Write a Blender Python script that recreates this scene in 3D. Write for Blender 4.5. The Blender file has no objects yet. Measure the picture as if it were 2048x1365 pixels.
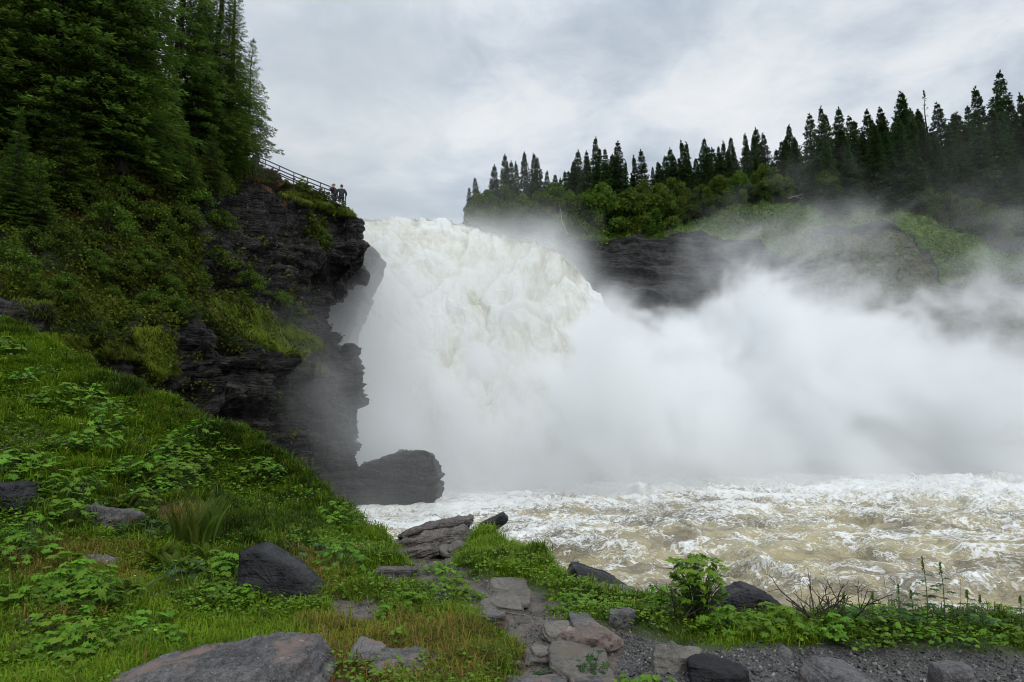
import bpy, math, random
import numpy as np
from bpy import data as D
sc = bpy.context.scene
col = sc.collection
rad = math.radians
# ------------------------------------------------------------------ camera
F = 1365.0
PITCH = math.atan(172.5 / F)
cp, sp = math.cos(PITCH), math.sin(PITCH)
CZ = 5.0
cam = D.cameras.new('camera'); camo = D.objects.new('camera', cam); col.objects.link(camo)
cam.lens = 24.0; cam.sensor_width = 36.0; cam.clip_end = 6000; cam.clip_start = 0.05
camo.location = (0, 0, CZ); camo.rotation_euler = (math.pi / 2 + PITCH, 0, 0)
sc.camera = camo
# ------------------------------------------------------------------ world: Nishita sky under a broken cloud layer
sc.view_settings.view_transform = 'Standard'; sc.view_settings.look = 'None'
sc.view_settings.exposure = 0.0; sc.view_settings.gamma = 1.0
SUN_EL, SUN_AZ = 50.0, 150.0      # high, behind the right shoulder, behind cloud
world = D.worlds.new('World'); sc.world = world; world.use_nodes = True


class G:
    """small node graph helper"""
    def __init__(s, nt): s.nt = nt; s.N = nt.nodes; s.L = nt.links
    def put(s, sock, v):
        if v is None: return
        if isinstance(v, bpy.types.NodeSocket): s.L.new(v, sock)
        else: sock.default_value = v
    def n(s, t, out=0, **kw):
        x = s.N.new(t)
        ins = kw.pop('i', {})
        for k, v in kw.items(): setattr(x, k, v)
        for k, v in ins.items(): s.put(x.inputs[k], v)
        x_out = x.outputs[out] if out is not None else x
        return x_out
    def m(s, op, a, b=None, c=None, clamp=False):
        x = s.N.new('ShaderNodeMath'); x.operation = op; x.use_clamp = clamp
        s.put(x.inputs[0], a); s.put(x.inputs[1], b); s.put(x.inputs[2], c)
        return x.outputs[0]
    def vm(s, op, a, b=None, out=0):
        x = s.N.new('ShaderNodeVectorMath'); x.operation = op
        s.put(x.inputs[0], a); s.put(x.inputs[1], b)
        return x.outputs[out]
    def noise(s, vec, scale, detail=3, rough=.55, dist=0, out=0):
        return s.n('ShaderNodeTexNoise', out=out, i={'Vector': vec, 'Scale': scale, 'Detail': detail, 'Roughness': rough, 'Distortion': dist})
    def mapr(s, v, a, b, c=0.0, d=1.0, smooth=True):
        x = s.N.new('ShaderNodeMapRange'); x.interpolation_type = 'SMOOTHSTEP' if smooth else 'LINEAR'; x.clamp = True
        for k, q in enumerate((v, a, b, c, d)): s.put(x.inputs[k], q)
        return x.outputs[0]
    def mix(s, f, a, b, blend='MIX'):
        x = s.N.new('ShaderNodeMix'); x.data_type = 'RGBA'; x.blend_type = blend
        s.put(x.inputs[0], f); s.put(x.inputs[6], a if isinstance(a, bpy.types.NodeSocket) else (*a, 1)); s.put(x.inputs[7], b if isinstance(b, bpy.types.NodeSocket) else (*b, 1))
        return x.outputs[2]
    def ramp(s, v, stops):
        x = s.N.new('ShaderNodeValToRGB'); s.put(x.inputs[0], v)
        cr = x.color_ramp
        while len(cr.elements) < len(stops): cr.elements.new(.5)
        for e, (p, c) in zip(cr.elements, stops): e.position = p; e.color = (*c, 1)
        return x.outputs[0]


g = G(world.node_tree); world.node_tree.nodes.clear()
gen = g.n('ShaderNodeTexCoord', out=0)
nrm = g.vm('NORMALIZE', gen)
sep = g.n('ShaderNodeSeparateXYZ', out=None, i={0: nrm})
dx, dy, dz = sep.outputs
sky = g.n('ShaderNodeTexSky', sky_type='NISHITA', sun_disc=False, sun_elevation=rad(SUN_EL), sun_rotation=rad(SUN_AZ))
skyb = g.vm('SCALE', sky); skyb.node.inputs[3].default_value = .10
inv = g.m('DIVIDE', 1.0, g.m('ADD', g.m('MAXIMUM', dz, 0.0), .22))
comb = g.n('ShaderNodeCombineXYZ', i={0: g.m('MULTIPLY', dx, inv), 1: g.m('MULTIPLY', dy, inv), 2: 0.0})
warp = g.noise(comb, 1.6, 3, .6, out=1)
cv = g.vm('ADD', comb, g.vm('SCALE', warp)); cv.node.inputs[1].links[0].from_node.inputs[3].default_value = .35
n1 = g.noise(cv, 1.05, 5, .5)
n2 = g.noise(g.vm('ADD', cv, (3.1, 7.7, 0)), 3.4, 8, .6)
def blob(px, py, w, h):
    u = (px - 1024) / F; v = (682.5 - py) / F
    d = np.array([u, cp - v * sp, sp + v * cp]); d /= np.linalg.norm(d)
    ax = g.m('DIVIDE', g.m('SUBTRACT', dx, float(d[0])), w / F); az = g.m('DIVIDE', g.m('SUBTRACT', dz, float(d[2])), h / F)
    r2 = g.m('ADD', g.m('MULTIPLY', ax, ax), g.m('MULTIPLY', az, az))
    return g.m('EXPONENT', g.m('MULTIPLY', r2, -1.0))
v = g.m('ADD', g.m('MULTIPLY', g.m('SUBTRACT', n1, .5), 1.35), g.m('MULTIPLY', g.m('SUBTRACT', n2, .5), 1.3))
for (px, py, w, h, a) in ((780, 150, 330, 90, -.17), (1180, 60, 400, 60, -.13), (1650, 110, 330, 130, .17), (1450, 190, 260, 70, .13), (850, 235, 260, 40, .16), (640, 290, 120, 140, -.05), (1900, 30, 260, 40, -.13), (1700, 190, 70, 35, -.13), (800, 410, 120, 30, -.07), (1300, 250, 300, 50, .05), (950, 330, 260, 40, -.03)):
    v = g.m('ADD', v, g.m('MULTIPLY', blob(px, py, w, h), a))
cl = g.ramp(g.m('ADD', v, .5), [(.14, (.44, .51, .59)), (.36, (.56, .63, .71)), (.54, (.71, .765, .825)), (.68, (.82, .855, .89)), (.86, (.90, .92, .935))])
zen = g.mapr(dz, .50, .95, 1.0, 2.2)
clz = g.vm('SCALE', cl); g.L.new(zen, clz.node.inputs[3])
mixc = g.mix(.93, skyb, clz)
bg = g.n('ShaderNodeBackground', i={0: mixc, 1: 1.0})
g.L.new(bg, g.n('ShaderNodeOutputWorld', out=None).inputs[0]) if False else None
wo = g.N.new('ShaderNodeOutputWorld'); g.L.new(bg, wo.inputs[0])
sun = D.lights.new('sun', 'SUN'); sun.energy = 1.3; sun.angle = rad(20); sun.color = (1, .97, .92)
suno = D.objects.new('sun', sun); col.objects.link(suno)
suno.rotation_euler = (rad(90 - SUN_EL), 0, rad(180 - SUN_AZ))
sc.cycles.volume_bounces = 12; sc.cycles.volume_step_rate = 2.0; sc.cycles.volume_max_steps = 192
sc.cycles.max_bounces = 14; sc.cycles.diffuse_bounces = 3; sc.cycles.glossy_bounces = 2; sc.cycles.transparent_max_bounces = 6
sc.cycles.use_denoising = True; sc.cycles.filter_width = 1.05
rng = np.random.default_rng(7)
random.seed(5)


# ------------------------------------------------------------------ geometry helpers
def at(px, py, Y):
    u = (np.asarray(px, float) - 1024) / F; v = (682.5 - np.asarray(py, float)) / F
    s = np.asarray(Y, float) / (cp - v * sp)
    return np.stack(np.broadcast_arrays(u * s, np.asarray(Y, float) + 0 * s, CZ + (sp + v * cp) * s), -1)


def proj(P):
    P = np.asarray(P, float); x, y, z = P[..., 0], P[..., 1], P[..., 2] - CZ
    d = y * cp + z * sp; v = -y * sp + z * cp
    d = np.where(np.abs(d) < 1e-3, 1e-3, d)
    return 1024 + F * x / d, 682.5 - F * v / d, d


class RBF:
    def __init__(s, pts, vals, lam=1e-3):
        s.p = np.asarray(pts, float); s.c = s.p.mean(0); s.sc = s.p.std(0) + 1e-9
        q = (s.p - s.c) / s.sc; n = len(q)
        A = np.zeros((n + 3, n + 3)); A[:n, :n] = s.phi(q, q) + lam * np.eye(n)
        A[:n, n] = 1; A[:n, n + 1:] = q; A[n:, :n] = A[:n, n:].T
        s.w = np.linalg.solve(A, np.r_[np.asarray(vals, float), 0, 0, 0]); s.q = q
    def phi(s, a, b):
        r2 = ((a[:, None] - b[None]) ** 2).sum(-1)
        return .5 * r2 * np.log(r2 + 1e-12)
    def __call__(s, X, Y):
        sh = np.shape(X); q = (np.stack([np.ravel(X), np.ravel(Y)], -1) - s.c) / s.sc
        out = np.empty(len(q))
        for k in range(0, len(q), 20000):
            qq = q[k:k + 20000]; n = len(s.q)
            out[k:k + 20000] = s.phi(qq, s.q) @ s.w[:n] + s.w[n] + qq @ s.w[n + 1:]
        return out.reshape(sh)


def _hash(i, j, k, seed):
    h = (i.astype(np.uint32) * np.uint32(374761393) + j.astype(np.uint32) * np.uint32(668265263) + k.astype(np.uint32) * np.uint32(1274126177) + np.uint32((seed * 97531 + 12345) & 0xffffffff))
    h = (h ^ (h >> np.uint32(13))) * np.uint32(1103515245)
    h = (h ^ (h >> np.uint32(16))) * np.uint32(2246822519)
    return (h ^ (h >> np.uint32(15))).astype(np.float64) / 4294967295.0


def vnoise(P, seed=0):
    P = np.asarray(P, float); sh = P.shape[:-1]; P = P.reshape(-1, 3)
    fl = np.floor(P); f = P - fl; f = f * f * f * (f * (f * 6 - 15) + 10); I = fl.astype(np.int64)
    out = 0
    for a in (0, 1):
        for b in (0, 1):
            for c in (0, 1):
                w = (f[:, 0] if a else 1 - f[:, 0]) * (f[:, 1] if b else 1 - f[:, 1]) * (f[:, 2] if c else 1 - f[:, 2])
                out = out + w * _hash(I[:, 0] + a, I[:, 1] + b, I[:, 2] + c, seed)
    return out.reshape(sh)


def fbm(P, octs=4, seed=0, gain=.5, kind=0):
    s = 0; a = 1; t = 0; P = np.asarray(P, float)
    for o in range(octs):
        n = vnoise(P * 2 ** o + 17.3 * o, seed + o) * 2 - 1
        if kind == 1: n = 1 - 2 * np.abs(n)       # ridged
        if kind == 2: n = 2 * np.abs(n) - 1       # billow
        s = s + a * n; t += a; a *= gain
    return s / t


def inpoly(px, py, poly):
    ins = np.zeros(np.shape(px), bool); n = len(poly)
    for k in range(n):
        x1, y1 = poly[k]; x2, y2 = poly[(k + 1) % n]
        if y1 == y2: continue
        c = ((y1 > py) != (y2 > py)) & (px < (x2 - x1) * (py - y1) / (y2 - y1) + x1)
        ins ^= c
    return ins


def mesh(name, V, loops, starts, mat=None, smooth=False, attrs=None, mats=None, midx=None):
    me = D.meshes.new(name)
    V = np.ascontiguousarray(V, np.float32).reshape(-1, 3)
    me.vertices.add(len(V)); me.vertices.foreach_set('co', V.ravel())
    loops = np.asarray(loops, np.int32).ravel(); starts = np.asarray(starts, np.int32)
    me.loops.add(len(loops)); me.loops.foreach_set('vertex_index', loops)
    me.polygons.add(len(starts)); me.polygons.foreach_set('loop_start', starts)
    if smooth: me.polygons.foreach_set('use_smooth', np.ones(len(starts), bool))
    if midx is not None: me.polygons.foreach_set('material_index', np.asarray(midx, np.int32))
    me.update(calc_edges=True)
    for k, a in (attrs or {}).items():
        a = np.asarray(a, np.float32)
        if a.ndim == 1: a = np.stack([a, a, a, np.ones_like(a)], -1)
        elif a.shape[1] == 3: a = np.c_[a, np.ones(len(a), np.float32)]
        ca = me.color_attributes.new(k, 'FLOAT_COLOR', 'POINT'); ca.data.foreach_set('color', np.ascontiguousarray(a, np.float32).ravel())
    for m in ([mat] if mat else []) + list(mats or []): me.materials.append(m)
    return me


def quads(V, Q, **kw):
    Q = np.asarray(Q); return mesh(kw.pop('name', 'm'), V, Q.ravel(), np.arange(len(Q)) * Q.shape[1], **kw)


def gridq(r, c):
    i = np.arange(r * c).reshape(r, c)
    return np.stack([i[:-1, :-1], i[1:, :-1], i[1:, 1:], i[:-1, 1:]], -1).reshape(-1, 4)


def obj(name, me, parent=None, loc=None, **props):
    o = D.objects.new(name, me); col.objects.link(o)
    if parent is not None: o.parent = parent
    if loc is not None: o.location = [float(q) for q in loc]
    for k, v in props.items(): o[k] = v
    return o


def thing(name, label, cat, loc=(0, 0, 0), rz=0, group=None):
    o = D.objects.new(name, None); col.objects.link(o); o.empty_display_size = .2
    o.location = [float(q) for q in loc]; o.rotation_euler = (0, 0, rz)
    o['label'] = label; o['category'] = cat
    if group: o['group'] = group
    return o


def dup(root, loc, rz=0, s=(1, 1, 1), label=None, group=None, tilt=(0, 0)):
    r = root.copy(); col.objects.link(r)
    r.location = [float(q) for q in loc]; r.rotation_euler = (tilt[0], tilt[1], rz); r.scale = s
    if label: r['label'] = label
    if group: r['group'] = group
    for ch in list(root.children):
        c = ch.copy(); col.objects.link(c); c.parent = r
        for gg in list(ch.children):
            q = gg.copy(); col.objects.link(q); q.parent = c
    return r


def nrmz(a): return a / (np.linalg.norm(a, axis=-1, keepdims=True) + 1e-9)


def gnormals(P):
    du = np.gradient(P, axis=1); dv = np.gradient(P, axis=0)
    return nrmz(np.cross(du, dv))


class Soup:
    """collects vertices / faces of several shapes into one mesh"""
    def __init__(s): s.V = []; s.L = []; s.S = []; s.A = []; s.n = 0; s.l = 0
    def add(s, V, Q, a=None):
        V = np.asarray(V, float).reshape(-1, 3); Q = np.asarray(Q)
        s.V.append(V); s.L.append(Q.ravel() + s.n); s.S.append(s.l + np.arange(len(Q)) * Q.shape[1])
        s.n += len(V); s.l += Q.size
        if a is None: a = np.zeros((len(V), 3))
        s.A.append(np.broadcast_to(np.asarray(a, float), (len(V), 3)))
    def build(s, name, mat, smooth=False, attr='tint'):
        return mesh(name, np.concatenate(s.V), np.concatenate(s.L), np.concatenate(s.S), mat=mat, smooth=smooth, attrs={attr: np.concatenate(s.A)})


def tube(path, radii, k=6):
    P = np.asarray(path, float); n = len(P); r = np.broadcast_to(np.asarray(radii, float), (n,))
    T = nrmz(np.gradient(P, axis=0)); ref = np.array([0.31, .17, .94]) if abs(T[0, 2]) < .9 else np.array([1., .1, 0])
    A = nrmz(np.cross(T, ref)); B = np.cross(T, A)
    t = np.linspace(0, 2 * np.pi, k, endpoint=False)
    V = P[:, None] + r[:, None, None] * (np.cos(t)[None, :, None] * A[:, None] + np.sin(t)[None, :, None] * B[:, None])
    i = np.arange(n * k).reshape(n, k); j = np.roll(i, -1, 1)
    Q = np.stack([i[:-1], j[:-1], j[1:], i[1:]], -1).reshape(-1, 4)
    return V.reshape(-1, 3), Q


def diamonds(C, A, B, fold=0.0):
    """leaf quads: base C, length A, half width B"""
    n = len(C)
    V = np.stack([C, C + A * .45 + B, C + A, C + A * .45 - B], 1).reshape(-1, 3)
    Q = np.arange(n * 4).reshape(n, 4)
    return V, Q


def rdir(n, r=None):
    r = r or rng
    d = r.normal(size=(n, 3)); return nrmz(d)


# ------------------------------------------------------------------ materials
def mat(name):
    m = D.materials.new(name); m.use_nodes = True; m.node_tree.nodes.clear()
    return m, G(m.node_tree)


def finish(q, shader, vol=None, disp=None):
    o = q.N.new('ShaderNodeOutputMaterial')
    if shader is not None: q.L.new(shader, o.inputs[0])
    if vol is not None: q.L.new(vol, o.inputs[1])


def principled(q, color, rough=.6, bump=None, bstr=.3, bdist=.05, spec=.5):
    i = {'Base Color': color if isinstance(color, bpy.types.NodeSocket) else (*color, 1), 'Roughness': rough, 'Specular IOR Level': spec}
    if bump is not None:
        b = q.n('ShaderNodeBump', i={'Height': bump, 'Strength': bstr, 'Distance': bdist}); i['Normal'] = b
    return q.n('ShaderNodeBsdfPrincipled', i=i)


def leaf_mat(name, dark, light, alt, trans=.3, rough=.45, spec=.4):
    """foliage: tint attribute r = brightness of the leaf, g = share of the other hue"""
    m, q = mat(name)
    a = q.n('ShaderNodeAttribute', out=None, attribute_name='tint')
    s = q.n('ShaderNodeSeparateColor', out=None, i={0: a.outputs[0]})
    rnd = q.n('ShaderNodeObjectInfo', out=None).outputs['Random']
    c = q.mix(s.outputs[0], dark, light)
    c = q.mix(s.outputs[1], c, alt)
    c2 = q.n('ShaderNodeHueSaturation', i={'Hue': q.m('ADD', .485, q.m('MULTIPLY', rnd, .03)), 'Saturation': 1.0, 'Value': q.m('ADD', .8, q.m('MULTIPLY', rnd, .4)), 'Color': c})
    p = principled(q, c2, rough, spec=spec)
    t = q.n('ShaderNodeBsdfTranslucent', i={0: c2})
    finish(q, q.n('ShaderNodeMixShader', i={0: trans, 1: p, 2: t}))
    return m


def rock_mat(name, c1, c2, c3=None, rough=.5, strata=0., sscale=6., bscale=1., lichen=0., bstr=.6, spec=.5, streak=0., tilt=(.15, .1)):
    m, q = mat(name)
    tc = q.n('ShaderNodeTexCoord', out=None)
    rnd = q.n('ShaderNodeObjectInfo', out=None).outputs['Random']
    P = q.vm('ADD', tc.outputs['Object'], q.n('ShaderNodeCombineXYZ', i={0: q.m('MULTIPLY', rnd, 31.), 1: q.m('MULTIPLY', rnd, 17.), 2: 0.}))
    big = q.noise(P, .9 * bscale, 4, .6, .4)
    fine = q.noise(P, 9 * bscale, 6, .65)
    vf = q.noise(P, 45 * bscale, 3, .6)
    st = q.n('ShaderNodeMapping', i={'Vector': P, 'Rotation': (tilt[0], tilt[1], 0), 'Scale': (.5, .5, sscale)})
    stn = q.noise(st, 1.0 * bscale, 5, .6, .25)
    f = q.m('ADD', q.m('MULTIPLY', big, .2), q.m('ADD', q.m('MULTIPLY', fine, .3), q.m('ADD', q.m('MULTIPLY', vf, .25), q.m('MULTIPLY', stn, .25))))
    c = q.mix(q.mapr(f, .40, .60), c1, c2)
    if c3: c = q.mix(q.mapr(q.noise(q.vm('ADD', P, (5, 9, 2)), 1.7 * bscale, 4, .6, .6), .52, .68), c, c3)
    if lichen:
        l = q.mapr(q.noise(q.vm('ADD', P, (15, 2, 8)), 14 * bscale, 3, .7), .64, .70)
        c = q.mix(q.m('MULTIPLY', l, lichen), c, (.34, .34, .30))
    # cracks
    vor = q.n('ShaderNodeTexVoronoi', feature='DISTANCE_TO_EDGE', i={'Vector': q.vm('ADD', st, q.vm('SCALE', q.noise(P, 2 * bscale, 3, out=1))), 'Scale': 1.1 * bscale})
    cr = q.mapr(q.m('ADD', vor, q.mapr(big, .42, .62, .05, 0.)), 0, .02, 0, 1)
    c = q.mix(q.m('MULTIPLY', q.m('SUBTRACT', 1., cr), .4), c, (.012, .012, .012))
    h = q.m('ADD', q.m('MULTIPLY', fine, .5), q.m('ADD', q.m('MULTIPLY', stn, .9 * (strata + .25)), q.m('ADD', q.m('MULTIPLY', vf, .30), q.m('MULTIPLY', cr, .12))))
    rr = q.mapr(big, .3, .7, max(rough - .14, .1), min(rough + .2, 1), False)
    finish(q, principled(q, c, rr, h, bstr, .06 / bscale, spec))
    return m


M_needle = leaf_mat('spruce_needles', (.018, .040, .009), (.135, .235, .034), (.10, .08, .015), .3, .75, .08)
M_needlef = leaf_mat('far_needles', (.014, .036, .012), (.065, .125, .034), (.055, .05, .018), .28, .75, .1)
M_leaf = leaf_mat('birch_leaves', (.024, .050, .007), (.115, .180, .020), (.14, .16, .016), .32, .65, .12)
M_under = leaf_mat('undergrowth_leaves', (.018, .034, .005), (.115, .170, .014), (.085, .050, .014), .25, .7, .1)
M_plant = leaf_mat('herb_leaves', (.026, .078, .005), (.155, .31, .014), (.25, .33, .012), .35, .5, .22)
M_blue = leaf_mat('bluish_leaves', (.016, .048, .014), (.055, .125, .034), (.10, .16, .02), .3, .5, .22)
M_fern = leaf_mat('fern_fronds', (.026, .060, .006), (.12, .21, .016), (.15, .15, .02), .3, .6, .15)
M_mound = leaf_mat('mound_grass', (.030, .060, .012), (.15, .25, .028), (.14, .11, .05), .25, .8, .08)
M_grass = leaf_mat('grass_blades', (.020, .046, .003), (.150, .240, .009), (.24, .14, .04), .35, .6, .15)
M_hang = leaf_mat('hanging_grass', (.020, .032, .005), (.155, .205, .014), (.12, .065, .02), .3, .7, .1)
m, q = mat('bark'); P = q.n('ShaderNodeTexCoord', out=3)
mp = q.n('ShaderNodeMapping', i={'Vector': P, 'Scale': (9, 9, 2)}); nn = q.noise(mp, 1., 5, .65)
finish(q, principled(q, q.mix(q.mapr(nn, .35, .65), (.010, .008, .007), (.036, .031, .026)), .95, nn, .8, .03, .1)); M_bark = m
m, q = mat('pale_bark'); P = q.n('ShaderNodeTexCoord', out=3)
nn = q.noise(q.n('ShaderNodeMapping', i={'Vector': P, 'Scale': (2, 2, 6)}), 1., 4, .7)
finish(q, principled(q, q.mix(q.mapr(nn, .5, .62), (.26, .25, .22), (.05, .045, .04)), .8)); M_birch = m
m, q = mat('stems'); finish(q, principled(q, (.05, .085, .02), .6)); M_stem = m
m, q = mat('dry_twigs'); finish(q, principled(q, (.035, .026, .02), .85)); M_twig = m
m, q = mat('yellow_petals'); finish(q, principled(q, (.75, .50, .02), .5)); M_yellow = m
m, q = mat('dark_steel'); finish(q, principled(q, (.015, .017, .022), .5)); M_steel = m
m, q = mat('planks'); P = q.n('ShaderNodeTexCoord', out=3); nn = q.noise(q.n('ShaderNodeMapping', i={'Vector': P, 'Scale': (1, 12, 12)}), 2., 4)
finish(q, principled(q, q.mix(nn, (.03, .026, .022), (.09, .075, .06)), .85)); M_wood = m
M_grey = rock_mat('grey_rock', (.034, .033, .034), (.145, .137, .138), (.15, .11, .095), .6, .5, 5, 1.6, .5, bstr=.9, spec=.25)
M_flag = rock_mat('flagstone', (.065, .060, .052), (.165, .152, .130), (.11, .092, .072), .6, .8, 9, 2.2, .35, bstr=.9, spec=.25)
M_black = rock_mat('wet_black_rock', (.004, .004, .005), (.013, .013, .015), (.022, .021, .022), .38, .9, 7, 1.6, bstr=.9, spec=.22)
M_pink = rock_mat('pinkish_rock', (.045, .035, .032), (.17, .125, .105), (.24, .17, .14), .55, .2, 3, 3., .5, bstr=.7)
M_ledge = rock_mat('layered_slate', (.022, .019, .018), (.16, .14, .125), (.085, .07, .058), .6, 1.2, 16, 1.5, .2, bstr=1., spec=.25)

# cliff: layered wet slate; attribute cover: r = moss / soil share, g = rusty plants, b = pale dry stone
m, q = mat('cliff_rock')
tc = q.n('ShaderNodeTexCoord', out=3)
a = q.n('ShaderNodeSeparateColor', out=None, i={0: q.n('ShaderNodeAttribute', attribute_name='cover')})
st = q.n('ShaderNodeMapping', i={'Vector': tc, 'Rotation': (.12, .16, 0), 'Scale': (.35, .35, 3.6)})
s1 = q.noise(st, 1., 6, .62, .3); s2 = q.noise(st, 4., 5, .6, .2); b1 = q.noise(tc, .45, 4, .6, .5); f1 = q.noise(tc, 3.2, 6, .68)
f = q.m('ADD', q.m('MULTIPLY', s1, .4), q.m('ADD', q.m('MULTIPLY', f1, .35), q.m('MULTIPLY', b1, .25)))
c = q.mix(q.mapr(f, .42, .60), (.005, .005, .0055), (.055, .051, .049))
c = q.mix(q.m('MULTIPLY', q.mapr(q.noise(tc, .8, 5, .7, .6), .55, .68), .7), c, (.075, .068, .060))
pale = q.m('MULTIPLY', q.mapr(q.noise(tc, 2.1, 5, .75), .60, .68), a.outputs[2])
c = q.mix(pale, c, (.22, .21, .19))
gm = q.mapr(q.m('ADD', a.outputs[0], q.m('MULTIPLY', q.m('SUBTRACT', f1, .5), 1.3)), .45, .62)
c = q.mix(gm, c, q.mix(q.noise(tc, 6., 4), (.012, .018, .006), (.045, .060, .014)))
c = q.mix(q.mapr(q.m('ADD', a.outputs[1], q.m('MULTIPLY', q.m('SUBTRACT', f1, .5), 1.2)), .45, .65), c, q.mix(q.noise(tc, 5., 4), (.035, .018, .008), (.11, .055, .022)))
vor = q.n('ShaderNodeTexVoronoi', feature='DISTANCE_TO_EDGE', i={'Vector': q.vm('ADD', st, q.vm('SCALE', q.noise(tc, .7, 3, out=1))), 'Scale': 1.3})
ck = q.mapr(vor, 0, .05)
h = q.m('ADD', q.m('MULTIPLY', s1, 1.), q.m('ADD', q.m('MULTIPLY', s2, .45), q.m('ADD', q.m('MULTIPLY', f1, .5), q.m('MULTIPLY', ck, .15))))
rr = q.mapr(q.m('ADD', b1, gm), .3, .9, .42, .9, False)
finish(q, principled(q, c, rr, h, 1., .45, .22)); M_cliff = m

# foreground soil / turf; attribute cover: r = turf, g = gravel, b = rusty dry plants
m, q = mat('soil')
tc = q.n('ShaderNodeTexCoord', out=3)
a = q.n('ShaderNodeSeparateColor', out=None, i={0: q.n('ShaderNodeAttribute', attribute_name='cover')})
f1 = q.noise(tc, 5., 6, .65); f2 = q.noise(tc, 38., 4, .7); b1 = q.noise(tc, 1.1, 4, .6, .4)
dirt = q.mix(q.mapr(q.m('ADD', q.m('MULTIPLY', f1, .6), q.m('MULTIPLY', f2, .4)), .38, .62), (.032, .025, .020), (.120, .098, .080))
vo = q.n('ShaderNodeTexVoronoi', out=None, i={'Vector': tc, 'Scale': 75.})
gv = q.mix(q.m('POWER', q.n('ShaderNodeSeparateColor', i={0: vo.outputs['Color']}), 3.), (.022, .021, .021), (.19, .18, .165))
c = q.mix(q.mapr(q.m('ADD', a.outputs[1], q.m('MULTIPLY', q.m('SUBTRACT', f1, .5), .5)), .4, .6), dirt, q.mix(.55, gv, (.040, .038, .036)))
turf = q.mix(f2, (.008, .013, .003), (.040, .055, .006))
turf = q.mix(q.mapr(q.m('ADD', a.outputs[2], q.m('MULTIPLY', q.m('SUBTRACT', b1, .5), 1.)), .45, .65), turf, (.07, .036, .016))
c = q.mix(q.mapr(q.m('ADD', a.outputs[0], q.m('MULTIPLY', q.m('SUBTRACT', f1, .5), .7)), .4, .6), c, turf)
h = q.m('ADD', q.m('MULTIPLY', f1, .6), q.m('ADD', q.m('MULTIPLY', f2, .3), q.m('MULTIPLY', vo.outputs['Distance'], -.25)))
finish(q, principled(q, c, q.mapr(b1, .35, .65, .42, .8, False), h, .8, .03, .4)); M_soil = m

# far bank; cover: r = grass, g = scree, rest dark rock
m, q = mat('far_bank')
tc = q.n('ShaderNodeTexCoord', out=3)
a = q.n('ShaderNodeSeparateColor', out=None, i={0: q.n('ShaderNodeAttribute', attribute_name='cover')})
st = q.n('ShaderNodeMapping', i={'Vector': tc, 'Rotation': (.1, -.25, 0), 'Scale': (.25, .25, 2.)})
s1 = q.noise(st, 1., 6, .65, .4); f1 = q.noise(tc, 1.6, 6, .7); f2 = q.noise(tc, .35, 4, .6, .5)
c = q.mix(q.mapr(q.m('ADD', q.m('MULTIPLY', s1, .5), q.m('MULTIPLY', f1, .5)), .42, .62), (.008, .008, .009), (.055, .052, .050))
sg = q.mix(q.mapr(f1, .35, .62), (.030, .034, .018), (.11, .105, .07))
c = q.mix(q.mapr(q.m('ADD', a.outputs[1], q.m('MULTIPLY', q.m('SUBTRACT', f2, .5), 1.2)), .4, .65), c, sg)
gr = q.mix(q.mapr(f1, .3, .7), (.045, .080, .015), (.13, .21, .03))
c = q.mix(q.mapr(q.m('ADD', a.outputs[0], q.m('MULTIPLY', q.m('SUBTRACT', f1, .5), .9)), .42, .58), c, gr)
finish(q, principled(q, c, .7, q.m('ADD', s1, f1), .9, .5, .3)); M_bank = m

# turbulent pool water: khaki water with lacy foam.  attr foam: r = crest share
m, q = mat('river_water')
tc = q.n('ShaderNodeTexCoord', out=3)
a = q.n('ShaderNodeSeparateColor', out=None, i={0: q.n('ShaderNodeAttribute', attribute_name='foam')})
st = q.n('ShaderNodeMapping', i={'Vector': tc, 'Rotation': (0, 0, .25), 'Scale': (.75, 1.1, 1.)})
wv = q.vm('SCALE', q.vm('SUBTRACT', q.noise(st, .55, 4, .6, out=1), (.5, .5, .5))); wv.node.inputs[3].default_value = 3.2
W = q.vm('ADD', st, wv)
W = q.vm('MULTIPLY', W, (.62, .75, 1.))
def ridge(vec, s, w, det=3):
    n = q.noise(vec, s, det, .55)
    return q.mapr(q.m('ABSOLUTE', q.m('SUBTRACT', n, .5)), 0., w, 1., 0.)
r1 = ridge(W, .9, .05); r2 = ridge(q.vm('ADD', W, (4, 4, 1)), 2.1, .06); r3 = ridge(q.vm('ADD', W, (9, 1, 1)), 4.6, .07, 4)
lace = q.m('MAXIMUM', r1, q.m('MAXIMUM', q.m('MULTIPLY', r2, .8), q.m('MULTIPLY', r3, .55)))
patch = q.noise(W, .33, 5, .6)
fo = q.m('ADD', q.m('MULTIPLY', lace, .72), q.m('ADD', q.m('MULTIPLY', a.outputs[0], .95), q.m('MULTIPLY', q.m('SUBTRACT', patch, .5), 1.6)))
fo = q.m('MULTIPLY', fo, q.mapr(q.noise(W, 7., 5, .7), .28, .55, .55, 1.))
foam = q.mapr(fo, .48, 1.15)
wc = q.mix(q.mapr(q.noise(W, .5, 4, .6), .35, .62), (.17, .145, .095), (.41, .355, .20))
c = q.mix(foam, wc, (.74, .755, .745))
hh = q.m('ADD', q.m('MULTIPLY', lace, .35), q.m('ADD', q.noise(W, 3., 6, .65), q.m('MULTIPLY', q.noise(W, 11., 4, .65), .35)))
finish(q, principled(q, c, q.mapr(foam, 0, 1, .22, .7), hh, .75, .12, .5)); M_water = m

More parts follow.
